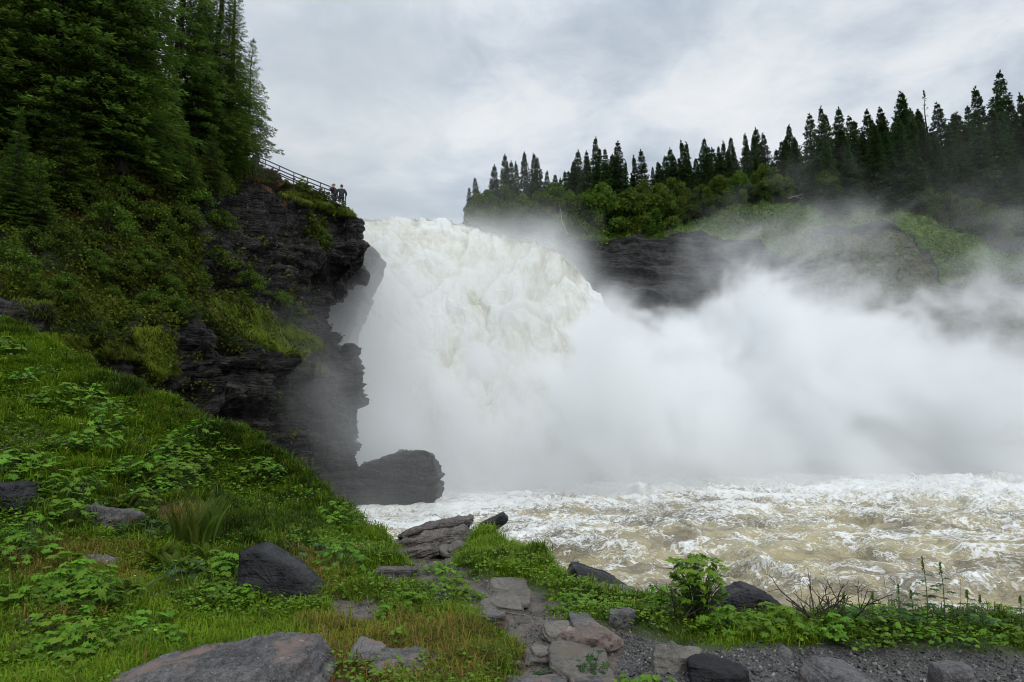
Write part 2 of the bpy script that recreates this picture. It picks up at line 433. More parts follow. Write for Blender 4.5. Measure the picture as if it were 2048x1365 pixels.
# white water of the falls: attr hollow r
m, q = mat('white_water')
tc = q.n('ShaderNodeTexCoord', out=3)
a = q.n('ShaderNodeSeparateColor', out=None, i={0: q.n('ShaderNodeAttribute', attribute_name='hollow')})
stw = q.n('ShaderNodeMapping', i={'Vector': tc, 'Scale': (1, 1, .28)}); n1 = q.noise(stw, .45, 7, .72, .8); n2 = q.noise(stw, 2.6, 6, .75)
k = q.m('ADD', a.outputs[0], q.m('ADD', q.m('MULTIPLY', q.m('SUBTRACT', n1, .5), 1.6), q.m('MULTIPLY', q.m('SUBTRACT', n2, .5), 1.1)))
c = q.ramp(k, [(.28, (.72, .735, .715)), (.55, (.67, .675, .61)), (.78, (.54, .52, .39)), (1., (.38, .355, .24))])
finish(q, principled(q, c, .9, q.m('ADD', n1, n2), .35, .3, .1)); M_fall = m

# ------------------------------------------------------------------ left cliff (relief with real depths, wrapped round its far corner)
DP = [(-160, 700, 19), (-160, 350, 25), (-160, 0, 31), (-160, -300, 38), (0, 760, 19.5), (0, 660, 21.5), (0, 560, 24), (0, 400, 27), (0, 200, 31), (0, 0, 35), (0, -250, 41),
      (110, 690, 23), (200, 860, 23), (200, 760, 25), (200, 600, 27), (200, 450, 30), (200, 300, 33), (200, 100, 38), (200, -150, 44), (320, 700, 28), (300, 620, 29.5),
      (400, 950, 28), (400, 850, 30), (400, 720, 31), (420, 640, 31.8), (430, 600, 34.5), (400, 500, 36), (400, 400, 38), (400, 300, 42), (400, 150, 47), (520, 690, 34), (530, 640, 37.5),
      (600, 1080, 35), (600, 960, 36.5), (600, 800, 37.5), (600, 725, 38), (620, 690, 41), (600, 600, 43.5), (600, 450, 44), (600, 380, 46.5),
      (720, 1060, 40), (720, 900, 41), (720, 750, 41.5), (700, 705, 43), (668, 690, 44.5), (650, 620, 46.5), (700, 560, 46.4), (690, 500, 45.4), (725, 450, 46.3), (700, 425, 47), (660, 403, 48.2), (560, 345, 49.5), (500, 320, 50.5), (480, 260, 53)]
DP = np.array(DP, float)
depthL = RBF(DP[:, :2], DP[:, 2], 2e-3)
EDY = [-400, 438, 446, 470, 490, 510, 530, 545, 560, 590, 620, 660, 690, 700, 720, 800, 870, 920, 960, 1090]
EDX = [724, 722, 725, 716, 729, 732, 728, 716, 702, 664, 654, 661, 667, 700, 716, 721, 723, 716, 706, 700]
CRX = [-160, 0, 150, 200, 250, 295, 330, 400, 440, 480, 500, 560, 600, 660, 690, 722]
CRY = [-260, -160, -60, 0, 70, 130, 165, 230, 285, 312, 322, 350, 372, 403, 420, 438]
BOX = [-160, 0, 200, 400, 600, 740]; BOY = [700, 790, 870, 960, 1060, 1080]
nr, nc, nb, ntp = 460, 520, 26, 24
u = np.linspace(0, 1, nc)[None]; v = np.linspace(0, 1, nr)[:, None]
px0 = -160 + u * 882
top = np.interp(px0, CRX, CRY); bot = np.interp(px0, BOX, BOY)
py = top + v * (bot - top)
px = -160 + u * (np.interp(py, EDY, EDX) + 160)
Yd = depthL(px, py)
Pc = at(px, py, Yd)
# wrap behind the right edge (going away from the viewer) and behind the crest
e = Pc[:, -1:]; away = nrmz(e * [1, 1, 0]); k = (np.arange(1, nb + 1) / nb)[None, :, None] ** 1.3
back = e + away * k * 16 + np.array([-1.2, 0, 0]) * k * k * 5
Pc = np.concatenate([Pc, back], 1)
t0 = Pc[:1]; away = nrmz(t0 * [1, 1, 0]); k = (np.arange(ntp, 0, -1) / ntp)[:, None, None] ** 1.3
tp = t0 + away * k * 22 + np.array([0, 0, -.4]) * k
Pc = np.concatenate([tp, Pc], 0)
Pb = Pc.copy()
Nn = gnormals(Pc); 
vis = -(Nn * nrmz(Pc - [0, 0, CZ])).sum(-1); 
if vis[ntp:, :nc].mean() < 0: Nn = -Nn
ppx, ppy, _ = proj(Pc)
# masks in photograph coordinates (kept on the surface afterwards)
VEG = [[(-200, -400), (470, -400), (500, 330), (470, 380), (380, 400), (390, 560), (430, 600), (620, 680), (640, 700), (560, 720), (420, 650), (340, 650), (270, 640), (230, 690), (150, 690), (60, 610), (-200, 590)],
       [(90, 675), (180, 680), (185, 725), (110, 710)], [(270, 660), (330, 670), (345, 745), (300, 750), (270, 700)], [(600, 440), (640, 445), (652, 500), (625, 500)], [(590, 372), (700, 424), (690, 432), (590, 392)], [(200, 690), (280, 690), (275, 715), (200, 712)]]
RUST = [[(500, 335), (580, 365), (590, 395), (560, 405), (500, 370)], [(265, 350), (310, 375), (300, 430), (270, 420)], [(20, 160), (150, 200), (180, 270), (90, 260)], [(130, 380), (170, 400), (150, 440), (130, 430)]]
veg = np.zeros(ppx.shape)
wob = 22 * fbm(Pc * .35, 3, 3); wob2 = 22 * fbm(Pc * .35 + 50, 3, 9)
for p_ in VEG: veg[inpoly(ppx + wob, ppy + wob2, p_)] = 1
rust = np.zeros(ppx.shape)
for p_ in RUST: rust[inpoly(ppx + wob, ppy + wob2, p_)] = 1
def blur(a, n=3):
    for _ in range(n):
        b = np.pad(a, 1, 'edge'); a = (b[1:-1, 1:-1] * 2 + b[:-2, 1:-1] + b[2:, 1:-1] + b[1:-1, :-2] + b[1:-1, 2:]) / 6
    return a
veg = blur(veg, 5); rust = blur(rust, 4)
# strata: ledges stepping in and out with height along tilted beds, blocks broken by vertical joints
tz = Pc[..., 2] + .10 * Pc[..., 0] - .14 * Pc[..., 1] * 0 + .5 * fbm(Pc * .15, 2, 5)
def steps(z, w, seed):
    q_ = z / w; i = np.floor(q_); f = q_ - i
    r0 = _hash(i.ravel().astype(np.int64), 0 * i.ravel().astype(np.int64), 0 * i.ravel().astype(np.int64), seed).reshape(z.shape)
    r1 = _hash(i.ravel().astype(np.int64) + 1, 0 * i.ravel().astype(np.int64), 0 * i.ravel().astype(np.int64), seed).reshape(z.shape)
    s = np.clip((f - .78) / .22, 0, 1); return r0 + (r1 - r0) * s
lat = np.stack([Pc[..., 0] * .45, Pc[..., 1] * .45, tz * .9], -1)
cell = np.floor(vnoise(lat * .8, 41) * 7) / 7
disp = (steps(tz + .8 * cell, 1.15, 1) - .5) * 1.1 + (steps(tz + .3 * cell, .34, 2) - .5) * .45 + (steps(tz, .13, 3) - .5) * .16
cellb = np.floor(vnoise(np.stack([Pc[..., 0] * .9, Pc[..., 1] * .9, tz * 1.6], -1), 43) * 6) / 6
cellv = np.floor(vnoise(np.stack([Pc[..., 0] * 1.1 + .3 * tz, Pc[..., 1] * 1.1, tz * .32], -1), 47) * 6) / 6
disp = disp * .6 + (cell - .5) * 1.0 + (cellb - .5) * .9 + (cellv - .5) * 2.0
colf = np.ones(Pc.shape[1]); colf[:nc] = np.interp(np.arange(nc), [nc - 90, nc - 25], [1, .5]); colf[nc:] = .5
disp = disp * colf[None] + fbm(Pc * [.5, .5, .9], 4, 21) * .9 + fbm(Pc * [1.5, 1.5, 4.], 3, 22) * .22
soft = fbm(Pc * .55, 5, 31) * 1.3
disp = disp * (1 - veg * .8) + soft * veg * .8
fade = np.ones(Pc.shape[:2]); fade[:ntp] *= .4
Pc = Pc + Nn * (disp * fade)[..., None]
pale = blur((inpoly(ppx + wob, ppy + wob2, [(400, 430), (480, 400), (560, 400), (720, 450), (720, 500), (600, 560), (420, 520)]) | inpoly(ppx, ppy, [(150, 300), (180, 300), (175, 350), (140, 380)]) | inpoly(ppx, ppy, [(130, 640), (240, 650), (230, 720), (160, 720)])).astype(float), 6)
flatup = np.clip((gnormals(blur(Pc[..., 0], 0)[..., None] * 0 + Pc)[..., 2] * (1 if Nn[ntp + 50, 50, 2] > -9 else -1)), -1, 1)
mossy = np.clip(veg + .13 + .32 * fbm(Pc * .6, 3, 77) + .12 * (ppy > 430), 0, 1)
cliff = obj('rock_cliff', quads(Pc.reshape(-1, 3), gridq(*Pc.shape[:2]), name='rock_cliff', mat=M_cliff, smooth=False, attrs={'cover': np.stack([mossy, rust, pale], -1).reshape(-1, 3)}), kind='structure')
cpx, cpy, _ = proj(Pc)
_vis = np.zeros(Pc.shape[:2], bool); _vis[ntp:, :nc] = True


def on_cliff(x, y):
    d = (cpx - x) ** 2 + (cpy - y) ** 2 + (~_vis) * 1e9
    k = np.argmin(d); return Pc.reshape(-1, 3)[k].copy()


def scatter(P, w, n, rg):
    """random points on a vertex grid, weight per cell; returns points, normals, cell index"""
    A = P[:-1, :-1]; B = P[1:, :-1]; C = P[1:, 1:]; Dd = P[:-1, 1:]
    ar = np.linalg.norm(np.cross(C - A, Dd - B), axis=-1) * .5 * w[:-1, :-1]
    pr = ar.ravel() / ar.sum(); idx = rg.choice(len(pr), n, p=pr)
    a, b = rg.random(n)[:, None], rg.random(n)[:, None]
    A, B, C, Dd = (q_.reshape(-1, 3)[idx] for q_ in (A, B, C, Dd))
    pts = (1 - a) * (1 - b) * A + a * (1 - b) * B + a * b * C + (1 - a) * b * Dd
    return pts, idx


# ------------------------------------------------------------------ foreground terrain (height field)
T = [(1024, 1450, 3.7), (0, 1450, 3.75), (2048, 1450, 3.6), (1300, 1300, 4.9), (1700, 1300, 4.9), (2048, 1310, 4.8), (2048, 1365, 4.3), (2300, 1365, 4.3), (1400, 1230, 6.0), (1700, 1230, 5.9), (2048, 1260, 5.6), (2300, 1270, 5.5),
     (1000, 1200, 6.5), (1250, 1190, 6.8), (1100, 1120, 8.3), (850, 1120, 8.2), (900, 1060, 10.6), (990, 1043, 11.6), (800, 1090, 9.9), (640, 1210, 6.2), (700, 1060, 10.0), (1000, 1300, 4.9), (700, 1300, 4.9), (1000, 1365, 4.3), (400, 1300, 4.95),
     (740, 1030, 11), (600, 960, 10.8), (400, 850, 10.9), (200, 760, 11.2), (0, 660, 12), (-150, 580, 12.6), (-400, 470, 13), (0, 800, 9.8), (0, 900, 8.8), (0, 1000, 7.8), (0, 1200, 5.8), (0, 1365, 4.5), (-300, 1000, 7.2), (-300, 800, 9.),
     (200, 900, 9.3), (200, 1050, 7.8), (200, 1200, 5.9), (400, 1000, 9.), (450, 1120, 7.5), (300, 900, 9.8), (600, 1060, 9.2), (520, 1000, 10)]
T = np.array(T, float); TW = at(T[:, 0], T[:, 1], T[:, 2])
hz = RBF(TW[:, :2], TW[:, 2], 5e-3)
EDGE = np.array([at(*p_)[:2] for p_ in ((-900, 470, 13.5), (-400, 470, 13.2), (-150, 575, 12.8), (0, 655, 12.2), (200, 755, 11.4), (400, 845, 11.1), (600, 962, 10.9), (690, 1022, 10.8), (740, 1058, 10.4), (785, 1086, 10.2), (850, 1078, 10.6), (905, 1068, 10.9), (985, 1068, 10.8), (985, 1080, 10.2), (1040, 1128, 9.0), (1100, 1175, 7.9), (1160, 1212, 7.3), (1300, 1245, 6.7), (1450, 1272, 6.05), (1600, 1266, 6.0), (1700, 1260, 6.1), (2048, 1285, 5.7), (2300, 1300, 5.6), (3400, 1300, 5.6))])
def edge_d(x, y):
    """signed distance beyond the edge polyline (positive on the water side)"""
    best = np.full(np.shape(x), 1e9); sgn = np.ones(np.shape(x))
    for a_, b_ in zip(EDGE[:-1], EDGE[1:]):
        ab = b_ - a_; t = np.clip(((x - a_[0]) * ab[0] + (y - a_[1]) * ab[1]) / (ab @ ab), 0, 1)
        dxx = x - a_[0] - t * ab[0]; dyy = y - a_[1] - t * ab[1]; d = np.hypot(dxx, dyy)
        s = ab[0] * dyy - ab[1] * dxx
        m_ = d < best - 1e-9; best = np.where(m_, d, best); sgn = np.where(m_, np.sign(s), sgn)
    return best * sgn
gx = np.arange(-19, 15, .065); gy = np.concatenate([np.arange(.6, 16, .055), np.arange(16, 24, .2)])
GX, GY = np.meshgrid(gx, gy)
def height(X, Y, detail=True):
    ed = edge_d(X, Y)
    z = hz(X, Y)
    P2 = np.stack([X, Y, 0 * X], -1)
    if detail: z = z + .10 * fbm(P2 * .9, 4, 51) + .03 * fbm(P2 * 4, 3, 52)
    ew = ed + .25 * fbm(P2 * 1.2, 3, 55)
    sl = np.interp(X, [-8, -3, 0], [.55, 1.0, 1.15])
    drop = np.where(ew > 0, sl * ew + .35 * np.minimum(ew, .5) , 0)
    z = z - drop - np.where(ed > 0, .25 * fbm(P2 * .8, 4, 57), 0)
    return np.maximum(z, -1.5)
GZ = height(GX, GY)
PG = np.stack([GX, GY, GZ], -1)
tpx, tpy, _ = proj(PG)
w1 = 30 * fbm(PG * 1.6, 4, 61); w2 = 16 * fbm(PG * 1.6 + 30, 4, 62)
tx, ty = tpx + w1, tpy + w2
PATH = [[(770, 1055), (960, 1055), (905, 1105), (935, 1140), (985, 1158), (1050, 1168), (1085, 1192), (1150, 1208), (1110, 1228), (1160, 1245), (1260, 1262), (1300, 1300), (1240, 1365), (1180, 1500), (960, 1500), (1005, 1365), (1040, 1290), (980, 1250), (900, 1200), (850, 1160), (800, 1130)],
        [(1230, 1262), (1400, 1290), (1700, 1283), (2048, 1300), (2400, 1300), (2400, 1500), (1230, 1500)], [(655, 1195), (765, 1195), (760, 1242), (670, 1242)], [(730, 1135), (830, 1140), (830, 1175), (750, 1170)], [(300, 1480), (280, 1365), (650, 1365), (700, 1480)]]
GRAV = [[(1060, 1232), (1400, 1285), (2400, 1290), (2400, 1500), (1230, 1500), (1240, 1300), (1080, 1260)]]
bare = np.zeros(tx.shape)
for p_ in PATH: bare[inpoly(tx, ty, p_)] = 1
grav = np.zeros(tx.shape)
for p_ in GRAV: grav[inpoly(tx, ty, p_)] = 1
edT = edge_d(GX, GY)
RUSTG = [[(300, 1010), (400, 1010), (420, 1060), (330, 1060)], [(0, 1080), (280, 1090), (290, 1170), (0, 1170)], [(40, 1230), (160, 1230), (150, 1290), (40, 1290)], [(560, 1100), (690, 1120), (670, 1200), (600, 1180)], [(600, 1230), (960, 1260), (960, 1400), (600, 1400)], [(1000, 1280), (1090, 1280), (1080, 1340), (1000, 1340)]]
rustg = np.zeros(tx.shape)
for p_ in RUSTG: rustg[inpoly(tx, ty, p_)] = 1
bare = blur(bare, 2); grav = blur(grav, 3); rustg = blur(rustg, 5)
turf = np.clip(1 - bare, 0, 1) * np.where(edT > 1.0, np.interp(GX, [-4, 0], [1, .15]), 1)
PG[..., 2] -= .05 * bare + .12 * blur(inpoly(tpx, tpy, [(775, 1040), (950, 1030), (950, 1075), (880, 1110), (790, 1120)]).astype(float), 4)
ground = obj('ground', quads(PG.reshape(-1, 3), gridq(*PG.shape[:2])[:, ::-1], name='ground', mat=M_soil, smooth=True, attrs={'cover': np.stack([turf, grav, rustg], -1).reshape(-1, 3)}), kind='structure')
_gvis = (edT < .4)


def on_ground(x, y):
    d = np.hypot(tpx - x, tpy - y) / 6.0
    d = d + GY * .15 + (~_gvis) * 1e5 + (d > 2) * 50
    k = np.argmin(d); return PG.reshape(-1, 3)[k].copy()


def gz(x, y):
    i = np.clip(np.searchsorted(gx, x), 0, len(gx) - 1); j = np.clip(np.searchsorted(gy, y), 0, len(gy) - 1)
    return PG[j, i, 2]


# ------------------------------------------------------------------ river bed sheet and pool
bed = np.array([(-300, -60, -2.), (400, -60, -2.), (400, 420, -2.), (-300, 420, -2.)])
obj('river_bed', quads(bed, [(0, 1, 2, 3)], name='river_bed', mat=M_soil), kind='structure')
NR, NC = 560, 640
Yr = 6.5 * np.exp(np.linspace(0, math.log(84 / 6.5), NR))[:, None]; Ur = np.linspace(-.42, 1.25, NC)[None]
X = Ur * Yr; Yg = Yr + 0 * X
P2 = np.stack([X * .15, Yg * .21, 0 * X], -1)
wp = np.stack([fbm(P2 * 1.3 + 5, 3, 71), fbm(P2 * 1.3 + 9, 3, 72), 0 * X], -1) * .9
A1 = fbm(P2 + wp, 3, 73, .5, 1); A2 = fbm(P2 * 3.1 + wp * 2, 4, 74, .55, 1); A3 = fbm(P2 * 9 + wp * 3, 3, 75, .5, 1)
amp = np.interp(Yg, [6, 14, 22, 60], [.35, .6, 1.0, 1.3]) * np.interp(X / Yg, [-.4, -.1, .1, 1.2], [.5, .6, 1, 1])
hgt = amp * (.90 * A1 + .30 * A2 + .07 * A3)
foamv = np.clip(-.12 + .55 * A2 + .35 * A1 + np.interp(Yg, [17, 24, 42, 55], [-.12, -.08, .35, .9]) + np.interp(X / Yg, [-.35, -.1, .05, .2], [.55, .5, .15, 0]), 0, 1)
Pw = np.stack([X, Yg, hgt], -1)
obj('river_pool', quads(Pw.reshape(-1, 3), gridq(NR, NC)[:, ::-1], name='river_pool', mat=M_water, smooth=True, attrs={'foam': foamv.ravel()}), kind='structure')

# ------------------------------------------------------------------ the falls
FD = np.array([(600, 432, 76), (760, 434, 78), (850, 437, 79), (930, 447, 78), (1000, 467, 75), (1060, 482, 73), (1110, 492, 72), (1150, 530, 70.5), (1190, 585, 69.5), (1270, 660, 69),
               (600, 560, 67), (750, 500, 71), (780, 620, 67), (900, 560, 71), (1000, 560, 71), (1080, 600, 68.5), (1180, 660, 67), (1270, 800, 66),
               (600, 800, 61), (750, 800, 62), (900, 800, 62), (1050, 800, 63), (1200, 850, 63), (600, 1010, 58), (800, 1010, 58), (1000, 1010, 59), (1300, 1010, 60)], float)
fdep = RBF(FD[:, :2], FD[:, 2], 1e-2)
LX = [560, 700, 760, 850, 900, 930, 960, 1000, 1040, 1062, 1080, 1110, 1150, 1170, 1190, 1215, 1240, 1300]
LY = [432, 433, 435, 438, 443, 449, 458, 468, 478, 478, 488, 496, 528, 556, 583, 620, 650, 700]
fr, fc = 420, 520
pxf = np.linspace(575, 1290, fc)[None]; v = np.linspace(0, 1, fr)[:, None]
ltop = np.interp(pxf, LX, LY) - 5 * fbm(np.stack([pxf / 30, 0 * pxf, 0 * pxf], -1), 5, 87, .65, 1); pyf = ltop + v * (1010 - ltop); pxf = pxf + 0 * v
Pf = at(pxf, pyf, fdep(pxf, pyf))
kb = (np.arange(30, 0, -1) / 30)[:, None, None]
bk = Pf[:1] + np.array([0, 1, 0]) * kb * 45 + np.array([-4., 0, -.8]) * kb * kb * 2
Pf = np.concatenate([bk, Pf], 0)
Nf = gnormals(Pf)
if Nf[200, 200, 1] > 0: Nf = -Nf
st_ = Pf * [.22, .22, .10]
wpf = np.stack([fbm(st_ * 1.5 + 3, 3, 81), fbm(st_ * 1.5 + 6, 3, 82), fbm(st_ * 1.5 + 11, 3, 83)], -1) * .7
B1 = fbm(st_ + wpf, 3, 84, .5, 2); B2 = fbm(st_ * 3.4 + wpf * 2, 4, 85, .6, 2); B3 = fbm(st_ * 10 + wpf * 2, 3, 86, .6, 0)
df = .9 * B1 + .32 * B2 + .14 * B3
rowf = np.ones(Pf.shape[:2]); rowf[:30] = np.linspace(.25, .5, 30)[:, None]; rowf[30:60] = np.linspace(.5, 1, 30)[:, None]
Pf = Pf + Nf * (df * rowf)[..., None] + np.array([0, 0, 1.]) * (np.clip(B2 + B3, 0, 2) * .5 * (rowf < .99))[..., None]
hol = np.clip(.30 - .50 * B1 - .32 * B2, 0, 1)
obj('waterfall', quads(Pf.reshape(-1, 3), gridq(*Pf.shape[:2]), name='waterfall', mat=M_fall, smooth=True, attrs={'hollow': hol.ravel()}), kind='structure')

# ------------------------------------------------------------------ far bank (dark cliff, grassy mound, forest floor)
BD = np.array([(1040, 500, 84), (1080, 482, 82), (1150, 478, 83), (1250, 474, 85), (1350, 474, 86), (1400, 440, 88), (1500, 415, 89), (1600, 410, 90), (1700, 416, 89.5), (1800, 425, 88), (1900, 458, 86), (2000, 505, 84), (2100, 535, 82), (2300, 570, 78),
               (1100, 540, 80), (1200, 560, 80), (1300, 560, 80.5), (1400, 520, 82), (1500, 490, 84), (1600, 480, 86), (1700, 480, 85.5), (1800, 500, 84), (1900, 530, 82), (1600, 560, 81), (1800, 600, 79), (2048, 620, 77),
               (1100, 700, 78), (1400, 700, 78), (1700, 720, 77), (2048, 720, 75), (2300, 720, 73), (1100, 960, 74), (1700, 960, 72), (2300, 960, 68)], float)
bdep = RBF(BD[:, :2], BD[:, 2], 1e-2)
CX = [1000, 1060, 1080, 1110, 1150, 1250, 1330, 1370, 1430, 1500, 1560, 1620, 1700, 1800, 1860, 1920, 2000, 2100, 2400]
CY = [500, 492, 479, 475, 475, 471, 468, 452, 430, 414, 409, 409, 415, 424, 438, 468, 512, 545, 600]
br, bc = 300, 620
pxb = np.linspace(1000, 2400, bc)[None]; v = np.linspace(0, 1, br)[:, None] ** 1.3
ltop = np.interp(pxb, CX, CY); pyb = ltop + v * (985 - ltop); pxb = pxb + 0 * v
Pk = at(pxb, pyb, bdep(pxb, pyb))
kb = (np.arange(20, 0, -1) / 20)[:, None, None] ** 1.5
fl_z = np.interp(pxb[:1], [1000, 1100, 1350, 1600, 1900, 2400], [27.0, 28.5, 30.5, 33., 32, 28])
bk = Pk[:1] + np.array([0, 1, 0]) * kb * 55
bk[..., 2] = Pk[:1, :, 2] + (fl_z - Pk[:1, :, 2]) * np.minimum(kb[..., 0] * 3, 1) + 2.0 * kb[..., 0]
Pk = np.concatenate([bk, Pk], 0)
Nk = gnormals(Pk)
if Nk[150, 200, 1] > 0: Nk = -Nk
kx, ky, _ = proj(Pk)
wk = 14 * fbm(Pk * .25, 3, 91); wk2 = 9 * fbm(Pk * .3 + 20, 3, 92)
gmask = inpoly(kx + wk, ky + wk2, [(1300, 380), (2500, 380), (2500, 600), (2000, 560), (1900, 560), (1830, 470), (1780, 455), (1650, 448), (1600, 470), (1650, 500), (1620, 520), (1480, 480), (1400, 478), (1250, 478), (1100, 474), (1100, 440)]).astype(float)
gmask[:20] = 1
sc_m = inpoly(kx + wk, ky + wk2, [(1650, 462), (1830, 476), (1900, 570), (2100, 600), (2100, 900), (1550, 900), (1620, 560)]).astype(float)
gmask = blur(gmask, 8); sc_m = blur(sc_m, 14)
tzk = Pk[..., 2] + .12 * Pk[..., 0]
dk = (steps(tzk, 1.6, 5) - .5) * 1.4 + (steps(tzk, .5, 6) - .5) * .5 + fbm(Pk * [.25, .25, .5], 4, 93) * 1.8
Pk = Pk + Nk * ((dk * (1 - np.maximum(gmask, sc_m) * .85) + .9 * fbm(Pk * .35, 5, 94) * np.maximum(gmask, sc_m)))[..., None]
obj('far_bank', quads(Pk.reshape(-1, 3), gridq(*Pk.shape[:2]), name='far_bank', mat=M_bank, smooth=False, attrs={'cover': np.stack([gmask, sc_m, 0 * gmask], -1).reshape(-1, 3)}), kind='structure')

# ------------------------------------------------------------------ mist: real density field around the foot of the falls, drifting right
MN, MX = (-26., 31., -1.), (112., 104., 46.)
me = quads([(MN[0], MN[1], MN[2]), (MX[0], MN[1], MN[2]), (MX[0], MX[1], MN[2]), (MN[0], MX[1], MN[2]), (MN[0], MN[1], MX[2]), (MX[0], MN[1], MX[2]), (MX[0], MX[1], MX[2]), (MN[0], MX[1], MX[2])],
           [(0, 3, 2, 1), (4, 5, 6, 7), (0, 1, 5, 4), (1, 2, 6, 5), (2, 3, 7, 6), (3, 0, 4, 7)], name='mist')
mist = obj('mist', me, kind='stuff', label='white spray and mist billowing from the foot of the waterfall')
mm, q = mat('mist')
finish(q, None, q.n('ShaderNodeVolumePrincipled', i={'Color': (.974, .982, .986, 1), 'Density': 1.0, 'Anisotropy': .1}))
me.materials.append(mm)
ng = D.node_groups.new('mist_field', 'GeometryNodeTree')
ng.interface.new_socket('Geometry', in_out='INPUT', socket_type='NodeSocketGeometry'); ng.interface.new_socket('Geometry', in_out='OUTPUT', socket_type='NodeSocketGeometry')
q = G(ng)
go = ng.nodes.new('NodeGroupOutput'); vc = ng.nodes.new('GeometryNodeVolumeCube')
vc.inputs['Min'].default_value = MN; vc.inputs['Max'].default_value = MX
for ax, r_ in zip('XYZ', (380, 140, 135)): vc.inputs['Resolution ' + ax].default_value = r_
pos = ng.nodes.new('GeometryNodeInputPosition').outputs[0]
sp3 = q.n('ShaderNodeSeparateXYZ', out=None, i={0: pos}); x_, y_, z_ = sp3.outputs
stz = q.n('ShaderNodeCombineXYZ', i={0: x_, 1: q.m('MULTIPLY', y_, .42), 2: q.m('ADD', z_, q.m('MULTIPLY', x_, .22))})
wA = q.vm('SCALE', q.vm('SUBTRACT', q.noise(stz, .075, 2, .5, out=1), (.5, .5, .5))); wA.node.inputs[3].default_value = 15.
W = q.vm('ADD', stz, wA)
wB = q.vm('SCALE', q.vm('SUBTRACT', q.noise(W, .20, 2, .5, out=1), (.5, .5, .5))); wB.node.inputs[3].default_value = 6.
W2 = q.vm('ADD', W, wB)
nA = q.m('SUBTRACT', q.noise(W, .080, 2, .5), .5)
nB = q.m('SUBTRACT', q.noise(W2, .15, 5, .6), .5)
nR = q.m('SUBTRACT', 1., q.m('MULTIPLY', q.m('ABSOLUTE', q.m('SUBTRACT', q.noise(W2, .12, 4, .55), .5)), 13.))   # filaments
nC = q.m('SUBTRACT', q.noise(W2, .36, 4, .6), .5)
def curve(v, pts, lo, hi):
    """piecewise linear function of v"""
    out = None; f = q.m
    x = v; acc = float(pts[0][1])
    r = None
    for (a_, va), (b_, vb) in zip(pts[:-1], pts[1:]):
        t = q.mapr(x, float(a_), float(b_), 0., float(vb - va), False)
        r = t if r is None else f('ADD', r, t)
    return f('ADD', r, acc)
topz = curve(x_, [(-22, 2.5), (-13, 4.0), (-8, 6.), (0, 9.0), (3, 10.), (7, 13.5), (12, 15.), (18, 17.5), (24, 19.5), (30, 19.), (36, 16.5), (44, 15.), (60, 14), (80, 13)], 0, 0)
h = q.m('ADD', q.m('SUBTRACT', topz, z_), q.m('ADD', q.m('MULTIPLY', nA, 12.), q.m('ADD', q.m('MULTIPLY', nB, 22.), q.m('MULTIPLY', nC, 7.))))
core = q.m('MINIMUM', q.m('MAXIMUM', q.m('MULTIPLY', h, .06), 0.), .24)
fil = q.m('MULTIPLY', q.m('MAXIMUM', nR, 0.), q.m('MULTIPLY', q.mapr(h, -8., 0., 0., .24), q.mapr(y_, 50., 66., 1., .25)))
fil = q.m('MULTIPLY', fil, q.mapr(x_, 11., 24., 0.05, 1.))
core = q.m('MULTIPLY', core, q.mapr(q.m('ADD', q.m('MULTIPLY', nC, .8), q.m('ADD', q.m('MULTIPLY', nB, .7), q.m('MULTIPLY', nR, .05))), -.16, .16, .10, 2.6))
core = q.m('ADD', core, fil)
shf = q.m('MINIMUM', q.m('MAXIMUM', q.m('MULTIPLY', q.m('SUBTRACT', x_, 12.), .35), 0.), 11.)
fy = q.m('MULTIPLY', q.mapr(q.m('SUBTRACT', q.m('ADD', y_, q.m('MULTIPLY', nA, 30.)), q.m('ADD', shf, q.m('MULTIPLY', q.m('MAXIMUM', q.m('SUBTRACT', 6., z_), 0.), .4))), 43., 60.), q.mapr(y_, 70., 82., 1., .0))
core = q.m('MULTIPLY', q.m('MULTIPLY', core, fy), q.mapr(q.m('ADD', z_, q.m('MULTIPLY', nB, 4.)), .0, 2.5, .7, 1.))
core = q.m('MULTIPLY', core, q.mapr(x_, 42., 75., 1., .35))
# low spray skimming the pool
low = q.m('MULTIPLY', q.mapr(q.m('ADD', z_, q.m('MULTIPLY', nB, 5.)), 0., 6., .11, 0.), q.mapr(q.m('SUBTRACT', q.m('ADD', y_, q.m('MULTIPLY', nB, 26.)), shf), 27., 64.))
low = q.m('MULTIPLY', low, q.m('MULTIPLY', q.mapr(nA, -.2, .2, .35, 1.2), q.mapr(x_, 20., 50., 1., .3)))
# veil before the falls and at the cliff foot
ysf = q.m('ADD', 58., q.m('MULTIPLY', z_, .57))           # the sheet of falling water leans back like this
dsf = q.m('SUBTRACT', ysf, y_)
veil = q.m('MULTIPLY', q.mapr(dsf, 9., 1., 0., 1.), q.mapr(y_, 76., 82., 1., 0.))
veil = q.m('MULTIPLY', veil, q.mapr(q.m('ADD', q.m('MULTIPLY', nB, 1.0), q.m('ADD', q.m('MULTIPLY', nA, .9), q.m('MULTIPLY', nC, .5))), -.18, .22, .02, .21))
veil = q.m('MULTIPLY', veil, q.m('MULTIPLY', q.mapr(x_, 3., 11., 1., .0), q.m('MULTIPLY', q.mapr(z_, 4., 29., 1.2, .55), q.mapr(z_, 25., 29., 1., .06))))
foot = q.m('MULTIPLY', q.m('MULTIPLY', q.mapr(y_, 33., 40.), q.m('MULTIPLY', q.mapr(z_, 2., 14., 1., .0), q.mapr(z_, 2.5, 5.5, .05, 1.))), q.m('MULTIPLY', q.mapr(nB, -.14, .18, 0., .15), q.mapr(x_, -3., -9., 0., 1.)))
